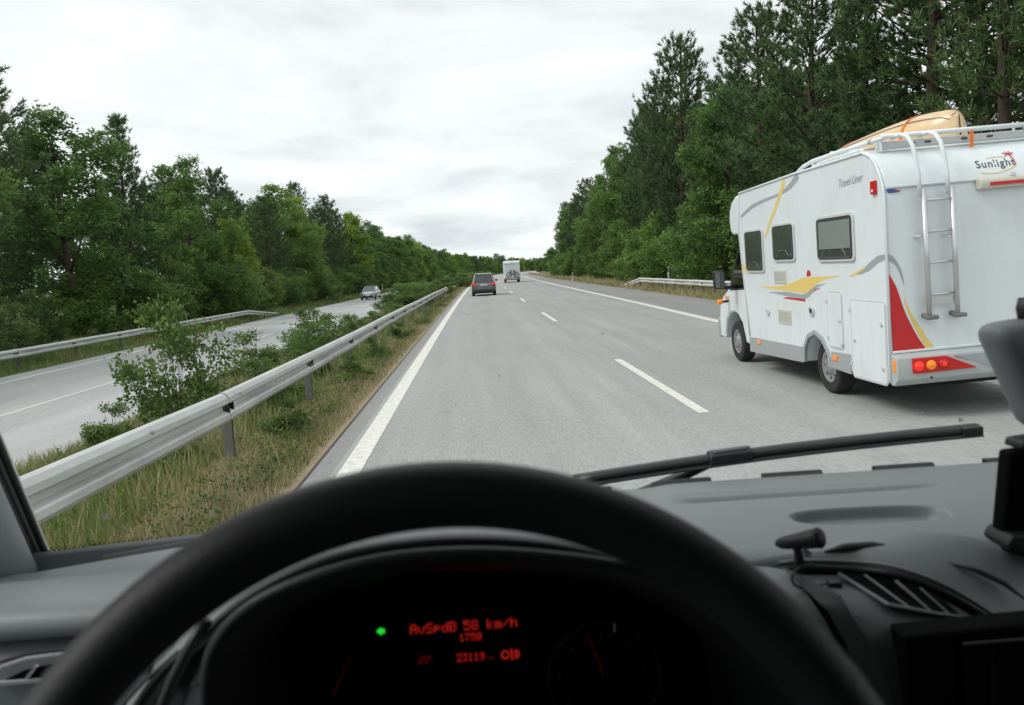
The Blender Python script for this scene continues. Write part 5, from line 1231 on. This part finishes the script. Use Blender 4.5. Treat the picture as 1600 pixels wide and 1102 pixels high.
# centre: hump, black seam, pod with vents and radio
T_ = dense([(0.27, 1.470), (0.33, 1.477), (0.373, 1.483), (0.402, 1.4885), (0.444, 1.4925), (0.499, 1.4895), (0.542, 1.476), (0.60, 1.445), (0.66, 1.38), (0.72, 1.28)], 5)
S_ = [(0.250, 0.806, 1.466), (0.318, 0.800, 1.474), (0.378, 0.785, 1.4745), (0.409, 0.760, 1.4755), (0.455, 0.748, 1.457), (0.502, 0.740, 1.424), (0.532, 0.735, 1.395), (0.60, 0.73, 1.33), (0.66, 0.725, 1.25), (0.70, 0.72, 1.18)]
def dense3(P, n):
    xy = dense([(p[0], p[1]) for p in P], n); xz = dense([(p[0], p[2]) for p in P], n)
    return [(a[0], a[1], b_[1]) for a, b_ in zip(xy, xz)]
S3 = dense3(S_, 5)
rows = [[(x, 0.90, min(1.468, z - 0.02)) for x, z in T_], [(x, 0.84, z - 0.006) for x, z in T_], [(x, 0.812, z) for x, z in T_]]
top3 = rows[2]
for t in (0.15, 0.35, 0.6, 0.85, 0.97, 1.0):
    rows.append([tuple(a[i] + (b_[i] - a[i]) * t + (0.010 * math.sin(math.pi * t) if i == 2 else 0) for i in range(3)) for a, b_ in zip(top3, S3)])
rows.append([(p[0], p[1] + 0.012, p[2] - 0.006) for p in S3])
ch = bv(MB().grid(rows), 'centre_hump', M['dash'], smooth=True)
# recessed grips on the hump
def leaf_poly(pts, name, mat, y):
    bv(MB().prism(pts, 'y', y - 0.0015, y + 0.003), name, mat, ch)
bv(MB().tube([(0.352, 0.8, 1.4855), (0.372, 0.797, 1.4905), (0.40, 0.793, 1.4915), (0.425, 0.790, 1.4885)], [0.001, 0.004, 0.0045, 0.001], 8), 'grip_recess', M['dash_dark'], ch, smooth=True)
bv(MB().tube([(0.47, 0.775, 1.475), (0.495, 0.765, 1.468), (0.52, 0.758, 1.455), (0.54, 0.752, 1.437)], [0.0008, 0.003, 0.003, 0.0008], 8), 'grip_recess', M['dash_dark'], ch, smooth=True)
bv(MB().tube([(p[0], p[1] - 0.001, p[2] - 0.004) for p in S3], 0.0042, 8), 'seam', M['seal'], ch, smooth=True)
bv(MB().tube([(p[0], p[1] + 0.001, p[2] + 0.0035) for p in S3[4:]], 0.0016, 6), 'seam_lip', M['dash'], ch, smooth=True)
P1 = [(p[0] - 0.004, p[1] - 0.004, p[2] - 0.010) for p in S3]
def pod_row(dy, dz, sx, fl): return [(0.31 + (p[0] - 0.31) * sx, p[1] * (1 - fl) + (0.735 + dy) * fl, p[2] * (1 - fl * 0.55) + (1.46 + dz) * fl * 0.55 + dz * (1 - fl * 0.55)) for p in P1]
keep = [i for i, p in enumerate(P1) if p[0] > 0.30]
Q1 = [P1[i] for i in keep]
def lerp3(a, b_, t): return tuple(a[i] + (b_[i] - a[i]) * t for i in range(3))
n_ = len(Q1)
Q2 = [lerp3((0.336, 0.705, 1.462), (0.66, 0.69, 1.30), (i / (n_ - 1)) ** 1.2) for i in range(n_)]
Q2 = [(q[0], q[1], min(q[2], p[2] - 0.006)) for q, p in zip(Q2, Q1)]
Q3 = [(lerp3((0.352, 0.698, 1.43), (0.67, 0.685, 1.27), (i / (n_ - 1)) ** 1.2)) for i in range(n_)]
Q4 = [(lerp3((0.372, 0.690, 1.36), (0.69, 0.680, 1.18), i / (n_ - 1))) for i in range(n_)]
Q5 = [(lerp3((0.40, 0.70, 1.10), (0.72, 0.69, 1.00), i / (n_ - 1))) for i in range(n_)]
pod = bv(MB().grid([Q1, [lerp3(a, b_, 0.5)[:2] + (lerp3(a, b_, 0.5)[2] + 0.004,) for a, b_ in zip(Q1, Q2)], Q2, Q3, Q4, Q5]), 'centre_pod', M['dash_mid'], smooth=True)
fl_rows = [[(0.300, 0.790, 1.478), (0.314, 0.775, 1.474), Q1[0]], [(0.308, 0.745, 1.470), (0.322, 0.728, 1.472), (0.333, 0.722, 1.472)], [(0.322, 0.725, 1.455), (0.330, 0.712, 1.458), Q2[0]], [(0.336, 0.72, 1.425), (0.344, 0.706, 1.428), Q3[0]], [(0.355, 0.715, 1.36), (0.364, 0.70, 1.36), Q4[0]], [(0.385, 0.72, 1.10), (0.39, 0.71, 1.10), Q5[0]]]
bv(MB().grid(fl_rows), 'pod_flank', M['dash_dark'], pod, smooth=True)
# vent louvres on the pod shoulder
def on_pod(u, t):
    i = u * (n_ - 1); k = min(int(i), n_ - 2); f = i - k
    a = lerp3(Q1[k], Q1[k + 1], f); b_ = lerp3(Q2[k], Q2[k + 1], f); m_ = lerp3(a, b_, t); return (m_[0], m_[1] - 0.004, m_[2] + 0.005 + 0.004 * math.sin(math.pi * t))
def u_of_x(x, t):
    us = np.linspace(0, 1, 200); return float(us[np.argmin([abs(on_pod(u, t)[0] - x) for u in us])])
TX = [0.358, 0.380, 0.402, 0.422, 0.440]; BX = [0.380, 0.400, 0.421, 0.440, 0.455]; TB = [0.66, 0.60, 0.52, 0.42, 0.31]
VT = [on_pod(u_of_x(x, 0.06), 0.06) for x in TX]; VB = [on_pod(u_of_x(x, t), t) for x, t in zip(BX, TB)]
for k in range(4):
    bv(MB().add([lerp3(VT[k], VT[k + 1], 0.10), lerp3(VT[k], VT[k + 1], 0.90), lerp3(VB[k], VB[k + 1], 0.90), lerp3(VB[k], VB[k + 1], 0.10)], [(0, 1, 2, 3)]), 'vent_opening', M['void'], pod, solid=0.003)
    bv(MB().tube([VT[k], VB[k]], 0.0019, 6), 'vent_slat', M['dash'], pod)
bv(MB().tube(VB, 0.0019, 6), 'vent_frame', M['dash'], pod)
bv(MB().grid([[(0.16, 0.83, 1.470), (0.24, 0.815, 1.474), (0.30, 0.80, 1.474), (0.312, 0.782, 1.472)], [(0.16, 0.79, 1.462), (0.24, 0.772, 1.466), (0.295, 0.756, 1.466), (0.309, 0.75, 1.466)], [(0.17, 0.765, 1.44), (0.25, 0.745, 1.445), (0.31, 0.735, 1.445), (0.322, 0.732, 1.445)], [(0.18, 0.755, 1.40), (0.26, 0.735, 1.40), (0.325, 0.728, 1.40), (0.341, 0.726, 1.40)], [(0.20, 0.75, 1.30), (0.27, 0.735, 1.30), (0.35, 0.73, 1.30), (0.37, 0.73, 1.30)], [(0.22, 0.76, 1.1), (0.3, 0.75, 1.1), (0.37, 0.74, 1.1), (0.39, 0.73, 1.1)]]), 'knee_panel', M['dash'], pod, smooth=True, sub=1)
# radio, black, with a shelf line
radio = bv(MB().prism([(0.372, 1.447), (0.56, 1.452), (0.70, 1.40), (0.72, 1.12), (0.40, 1.12)], 'y', 0.680, 0.71), 'radio_panel', M['void'], pod, bevel=0.004)
rs = bv(MB().box(0.425, 0.56, 0.676, 0.680, 1.32, 1.4375), 'radio', M['void'], pod, bevel=0.003)
for x in (0.452, 0.485, 0.518): bv(MB().box(x, x + 0.0015, 0.6745, 0.6765, 1.33, 1.43), 'radio_groove', M['seal'], rs)
bv(MB().lathe([(0.012, 0.645), (0.012, 0.63), (0.010, 0.627), (0.002, 0.627)], 'y', (0.452, 0, 1.335), 16), 'radio_knob', M['alu'], pod)

# steering wheel
SW = Vector((-0.0254, 0.2779, 1.5218)); TI = 1.149
su = Vector((1, 0, 0)); sv = Vector((0, math.cos(TI), math.sin(TI))); sn = su.cross(sv)
wheel = thing('steering_wheel', None, None); wheel.parent = van
def sw(a, r, d=0.0): return SW + su * (r * math.cos(a)) + sv * (r * math.sin(a)) + sn * d
rings = []
for a in np.linspace(0, 2 * math.pi, 121)[:-1]:
    c_ = sw(a, 0.19476); rd = (su * math.cos(a) + sv * math.sin(a))
    tr_ = 0.0153 * (1 + 0.04 * math.cos(3 * a))
    rings.append([c_ + rd * (tr_ * math.cos(q)) + sn * (tr_ * 1.04 * math.sin(q)) for q in np.linspace(0, 2 * math.pi, 29)[:-1]])
rings.append(rings[0])
bv(MB().loft(rings, True, False), 'rim', M['leather'], wheel, smooth=True)
for a in (RAD(-10), RAD(190), RAD(250), RAD(290)):
    bv(MB().loft([[sw(a + q * (0.25 - 0.16 * t), 0.05 + 0.14 * t, -0.035 + 0.035 * t + d) for q, d in ((-1, 0.006), (1, 0.006), (1, -0.006), (-1, -0.006))] for t in (0, 0.5, 1.0)]), 'spoke', M['hood_black'], wheel, bevel=0.003)
hub = MB(); hub.loft([[sw(a, r, d) for a in np.linspace(0, 2 * math.pi, 33)[:-1]] for r, d in ((0.088, -0.07), (0.095, -0.045), (0.085, -0.026), (0.05, -0.018), (0.006, -0.016))])
bv(hub, 'hub', M['hood_black'], wheel, smooth=True)
bv(MB().tube([SW - sn * 0.06, SW - sn * 0.33], [0.055, 0.06], 16), 'steering_column', M['hood_black'], smooth=True)

bv(MB().box(0.425, 0.56, 0.6735, 0.6765, 1.4375, 1.4392), 'radio_edge', M['dash_dark'], rs)
# windscreen, seals, pillars
def ws(x, z):                                # a point on the glass
    t = (z - 1.43) / 0.87; q = ((x - VC) / 1.04) ** 2
    return Vector((VC + (x - VC) * (1 - 0.05 * t), 1.178 - 0.060 * q - (0.435 + 0.02 * q) * t - 0.03 * math.sin(math.pi * min(max(t, 0), 1)) * 0, z))
zs_ = np.linspace(1.40, 2.32, 14)
xs_ = np.linspace(VC - 1.05, VC + 1.05, 30)
glass = bv(MB().grid([[ws(x, z) for x in xs_] for z in zs_]), 'windscreen', M['windscreen'], smooth=True)
fr = MB(); fr.grid([[ws(x, z) + Vector((0, -0.004, 0)) for x in xs_] for z in (1.40, 1.418, 1.443 - 0.0)])
bv(fr, 'frit_band', M['void'], glass)
dots = MB()
for row, (zf, rr) in enumerate(((1.4465, 0.0021), (1.4505, 0.0015))):
    for i in range(330):
        x = VC - 1.04 + 2.08 * (i + 0.5 * row) / 330; p = ws(x, zf) + Vector((0, -0.004, 0))
        dots.add([p + Vector((rr * math.cos(a), 0, rr * math.sin(a))) for a in (0.78, 2.36, 3.93, 5.5)], [(0, 1, 2, 3)])
bv(dots, 'frit_dots', M['void'], glass)['kind'] = 'stuff'
# ledge between the dashboard and the glass
led = MB()
led.grid([[(x, far_y(x) + dy, (1.446 if x > -0.2 else 1.446 + 0.006 * (-0.2 - x)) + dz) for x in np.linspace(-0.64, 1.47, 40)] for dy, dz in ((0.012, -0.10), (0.026, 0.001), (0.034, 0.006), (0.046, 0.002), (0.07, -0.05))])
bv(led, 'windscreen_ledge', M['dash_mid'], smooth=True)
for s in (-1, 1):
    px = VC + s * 1.04
    # rubber seals and the painted edge, then the wide trim
    def pil(z, inx, iny): 
        p = ws(VC + s * 1.045, z); return (p.x - s * inx, p.y + iny, p.z)
    zc = np.linspace(1.36, 2.36, 9)
    bv(MB().tube([pil(z, 0.006, -0.007) for z in zc], 0.006, 8), 'windscreen_seal', M['seal'], smooth=True)
    bv(MB().tube([pil(z, 0.003, -0.018) for z in zc], 0.005, 8), 'windscreen_seal', M['dash_dark'], smooth=True)
    bv(MB().tube([pil(z, 0.001, -0.028) for z in zc], 0.005, 8), 'windscreen_seal', M['seal'], smooth=True)
    secs = []
    for z in zc:
        p = Vector(pil(z, 0.0, -0.033)); k = 1.0
        secs.append([(p.x - s * 0.006, p.y, z), (p.x - s * 0.014, p.y - 0.012, z), (p.x - s * 0.012, p.y - 0.035, z), (p.x - s * 0.0, p.y - 0.065, z), (p.x + s * 0.05, p.y - 0.075, z), (p.x + s * 0.07, p.y - 0.06, z), (p.x + s * 0.05, p.y + 0.02, z), (p.x + s * 0.01, p.y + 0.01, z)])
    bv(MB().loft(secs), 'pillar', M['trim'], smooth=True)
    # outer skin of the pillar
    bv(MB().tube([(pil(z, -0.05, 0.0)) for z in zc], 0.05, 10), 'pillar_skin', M['van_white'], smooth=True)
    # door with window
    xo = VC + s * 1.075
    dr = bv(MB().box(xo - 0.035, xo + 0.035, -0.15, 0.95, 0.75, 1.38), 'door', M['trim'], bevel=0.015)
    bv(MB().box(xo - 0.030, xo + 0.030, -0.20, 0.70, 2.18, 2.36), 'door_frame', M['trim'], dr)
    bv(MB().box(xo - 0.030, xo + 0.030, -0.30, -0.15, 0.75, 2.36), 'door_frame', M['trim'], dr)
    bv(MB().add([(xo, -0.15, 1.38), (xo, 1.02, 1.38), (xo, 0.75, 2.18), (xo, -0.15, 2.18)], [(0, 1, 2, 3)]), 'door_window', M['windscreen'], dr)
bv(MB().box(VC - 1.1, VC + 1.1, -1.2, 0.72, 2.34, 2.40), 'roof', M['headliner'], bevel=0.01)
bv(MB().box(VC - 1.1, VC + 1.1, -1.24, -1.18, 0.7, 2.40), 'rear_wall', M['headliner'])
for s in (-1, 1): bv(MB().box(VC + s * 1.075 - 0.03, VC + s * 1.075 + 0.03, -1.18, -0.30, 0.7, 2.36), 'side_wall', M['headliner'])
bv(MB().box(VC - 1.1, VC + 1.1, -1.2, 0.95, 0.70, 0.76), 'floor', M['interior_dark'])
bv(MB().loft([[(VC - 1.02, 1.20, 1.36), (VC + 1.02, 1.20, 1.36), (VC + 1.02, 1.19, 1.30), (VC - 1.02, 1.19, 1.30)], [(VC - 1.0, 1.42, 1.30), (VC + 1.0, 1.42, 1.30), (VC + 1.0, 1.42, 1.22), (VC - 1.0, 1.42, 1.22)], [(VC - 0.9, 1.80, 1.08), (VC + 0.9, 1.80, 1.08), (VC + 0.9, 1.80, 0.5), (VC - 0.9, 1.80, 0.5)]]), 'bonnet', M['van_white'])
bv(MB().box(VC - 1.05, VC + 1.05, 0.9, 1.19, 0.5, 1.28), 'front_bulkhead', M['void'])
for s in (-1, 1):                            # outer skin: doors, wings and front wheels
    xo = VC + s * 1.085
    bv(MB().box(min(xo, xo + s * 0.035), max(xo, xo + s * 0.035), -1.2, 0.99, 0.40, 1.375), 'door_skin', M['van_white'], bevel=0.01)
    bv(MB().prism([(0.995, 0.40), (0.995, 1.375), (1.16, 1.40), (1.42, 1.30), (1.80, 1.08), (1.86, 0.80), (1.86, 0.40), (1.80, 0.40), (1.76, 0.62), (1.62, 0.76), (1.44, 0.80), (1.26, 0.74), (1.14, 0.60), (1.10, 0.40)], 'x', min(VC + s * 0.90, VC + s * 1.11), max(VC + s * 0.90, VC + s * 1.11)), 'wing', M['van_white'], bevel=0.02)
    w_ = road_wheel(van, VC + s * 0.93 - VC, 1.45 - 0.3, 0.34, 0.34, 0.22, s)
# driver seat behind the viewer, passenger seat
for x in (0.0, 0.84):
    bv(MB().box(x - 0.24, x + 0.24, -0.60, -0.10, 1.02, 1.15), 'seat', M['interior_dark'], bevel=0.05, seg=3)
    bv(MB().box(x - 0.24, x + 0.24, -0.75, -0.60, 1.10, 1.78), 'seat_back', M['interior_dark'], bevel=0.05, seg=3)
# dried splats on the outside of the glass
r = random.Random(5)
spl = [(-0.45, 1.86, .004), (-0.44, 1.615, .0045), (-0.53, 1.49, .006), (-0.32, 1.66, .003), (-0.30, 1.665, .002), (-0.2, 1.60, .002), (0.16, 1.71, .0016), (-0.51, 1.80, .003), (0.02, 1.66, .0016), (0.70, 1.545, .005), (0.64, 1.56, .003), (-0.36, 1.60, .0025), (-0.47, 1.72, .002), (-0.42, 1.73, .002), (0.4, 1.8, .002), (-0.25, 1.75, .0018)]
for x, z, q in spl:
    p = ws(x, z) + Vector((0, 0.003, 0)); n = r.randint(6, 9); b = MB()
    b.add([p + Vector((q * r.uniform(.35, 1.1) * math.cos(6.28 * k / n), 0, q * r.uniform(.35, 1.1) * math.sin(6.28 * k / n))) for k in range(n)], [tuple(range(n))])
    bv(b, 'dried_splat', M['splat'], glass)
# wiper lying on the outside of the glass
wa, wb = ws(0.130, 1.478) + Vector((0, 0.022, 0)), ws(0.745, 1.522) + Vector((0, 0.022, 0))
def wp(t, dy=0.0, dz=0.0): 
    p = wa.lerp(wb, t); return Vector((p.x, p.y + dy, p.z + dz + 0.006 * math.sin(math.pi * t)))
wiper = bv(MB().loft([[wp(t, 0.004, -0.006), wp(t, -0.008, -0.004), wp(t, -0.008, 0.002), wp(t, -0.002, 0.0075), wp(t, 0.006, 0.0085), wp(t, 0.010, 0.0)] for t in np.linspace(0, 1, 18)]), 'wiper', M['wiper'], smooth=True)
bv(MB().loft([[wp(t, -0.016, -0.008), wp(t, -0.007, -0.008), wp(t, -0.007, -0.0035), wp(t, -0.016, -0.006)] for t in np.linspace(0, 1, 18)]), 'wiper_lip', M['seal'], wiper)
bv(MB().loft([[wp(t, 0.0, -0.010), wp(t, -0.012, -0.007), wp(t, -0.012, 0.008), wp(t, 0.0, 0.014), wp(t, 0.012, 0.012), wp(t, 0.012, -0.008)] for t in (0.335, 0.35, 0.43, 0.44)]), 'wiper_clip', M['wiper'], wiper, bevel=0.003)
bv(MB().loft([[wp(t, -0.0, 0.008), wp(t, -0.008, 0.009), wp(t, -0.008, 0.014), wp(t, 0.0, 0.016)] for t in (0.345, 0.36, 0.42, 0.43)]), 'wiper_clip', M['dash_mid'], wiper, bevel=0.002)
bv(MB().tube([wp(0.38, 0.012, 0.0), wp(0.30, 0.02, -0.02), wp(0.10, 0.04, -0.06), wp(-0.25, 0.03, -0.10)], 0.008, 8), 'wiper_arm', M['wiper'], wiper, smooth=True)
bv(MB().loft([[wp(t, 0.004, -0.009), wp(t, -0.012, -0.009), wp(t, -0.012, 0.006), wp(t, 0.004, 0.009)] for t in (0.955, 1.004)]), 'wiper_end_cap', M['seal'], wiper, bevel=0.002)

# ---- loose things on the dashboard
mic = thing('microphone', 'small black clip-on microphone on the dashboard right of the steering wheel', 'microphone', (0.312, 0.785, 1.478))
def ml(b, name, mat, **k): return b.build(name, mat, mic, local=False, **k)
A_, B_ = Vector((0.302, 0.790, 1.502)), Vector((0.334, 0.762, 1.5155))
ml(MB().tube([A_.lerp(B_, t) for t in (-0.12, 0.0, 0.15, 0.35, 0.7, 0.93, 1.0)], [0.003, 0.006, 0.0072, 0.0078, 0.0098, 0.0102, 0.008], 16), 'capsule', M['hood_black'], smooth=True)
ml(MB().tube([A_.lerp(B_, t) for t in (0.86, 0.94)], [0.0107, 0.0107], 16), 'ring', M['hood_black'], smooth=True)
ml(MB().tube([A_.lerp(B_, 0.35), (0.316, 0.780, 1.494), (0.318, 0.782, 1.482), (0.318, 0.785, 1.472)], [0.004, 0.0045, 0.005, 0.006], 10), 'stand', M['black_plastic'], smooth=True)
ml(MB().lathe([(0.004, -0.003), (0.004, 0.003)], 'y', (0.3215, 0.772, 1.4965), 10), 'screw', M['alu'])
cb = thing('cable', 'thin black cable loop hanging below the dashboard microphone', 'cable', (0.318, 0.78, 1.47))
MB().tube([(0.326, 0.765, 1.487), (0.312, 0.762, 1.4868), (0.303, 0.758, 1.484), (0.2985, 0.755, 1.478), (0.3005, 0.753, 1.472), (0.307, 0.752, 1.4685), (0.318, 0.752, 1.4685), (0.33, 0.755, 1.470), (0.345, 0.76, 1.467)], 0.0014, 8).build('wire', M['seal'], cb, smooth=True, local=False)
MB().box(0.338, 0.350, 0.755, 0.765, 1.463, 1.470).build('wire_clip', M['seal'], cb, local=False)
nav = thing('phone_mount', 'black device in a holder on the dashboard at the right edge of the picture', 'holder', (0.56, 0.80, 1.478))
def nl(b, name, mat, **k): return b.build(name, mat, nav, local=False, **k)
nl(MB().prism([(0.514, 1.595), (0.507, 1.512), (0.62, 1.506), (0.62, 1.600)], 'y', 0.742, 0.762), 'device', M['void'], bevel=0.004)
nl(MB().prism([(0.522, 1.597), (0.524, 1.606), (0.60, 1.612), (0.60, 1.597)], 'y', 0.738, 0.766), 'clamp', M['black_plastic'], bevel=0.003)
nl(MB().prism([(0.502, 1.505), (0.508, 1.516), (0.62, 1.512), (0.62, 1.492), (0.512, 1.496)], 'y', 0.728, 0.768), 'clamp', M['black_plastic'], bevel=0.003)
nl(MB().loft([[(0.60 + 0.055 * math.cos(a) * k, 0.795 + 0.035 * math.sin(a) * k, z) for a in np.linspace(0, 6.283, 21)[:-1]] for k, z in ((1.0, 1.474), (0.98, 1.484), (0.75, 1.494), (0.4, 1.502), (0.3, 1.53))]), 'base', M['void'], smooth=True)
nl(MB().tube([(0.60, 0.79, 1.51), (0.60, 0.785, 1.56)], 0.012, 10), 'stem', M['black_plastic'], smooth=True)
gp = thing('swivel_mount', 'dark grey rounded pad on a black stem above the dashboard device at the right edge', 'mount', (0.63, 0.86, 1.478))
pts = dense([(0.596, 1.618), (0.580, 1.652), (0.566, 1.682), (0.560, 1.697), (0.562, 1.707), (0.575, 1.7125), (0.61, 1.7155), (0.68, 1.716), (0.72, 1.71), (0.735, 1.69), (0.72, 1.64), (0.69, 1.605), (0.65, 1.585), (0.612, 1.592), (0.598, 1.612)], 4)
cxg, czg = 0.645, 1.66
gb = MB(); gb.loft([[(cxg + (x - cxg) * k, y, czg + (z - czg) * k) for x, z in pts] for k, y in ((0.55, 0.822), (0.86, 0.825), (0.97, 0.832), (1.0, 0.842), (1.0, 0.858), (0.97, 0.868), (0.85, 0.874))])
gb.build('pad', M['mount_grey'], gp, smooth=True, local=False)
MB().tube([(0.62, 0.845, 1.60), (0.615, 0.83, 1.55), (0.62, 0.83, 1.475)], 0.011, 10).build('stem', M['black_plastic'], gp, smooth=True, local=False)
MB().loft([[(0.62 + 0.035 * math.cos(a) * k, 0.83 + 0.03 * math.sin(a) * k, z) for a in np.linspace(0, 6.283, 17)[:-1]] for k, z in ((1.0, 1.476), (0.9, 1.484), (0.4, 1.490))]).build('foot', M['black_plastic'], gp, smooth=True, local=False)
MB().lathe([(0.009, -0.012), (0.011, 0.0), (0.009, 0.012)], 'z', (0.606, 0.85, 1.726), 12).build('button', M['black_plastic'], gp, smooth=True, local=False)
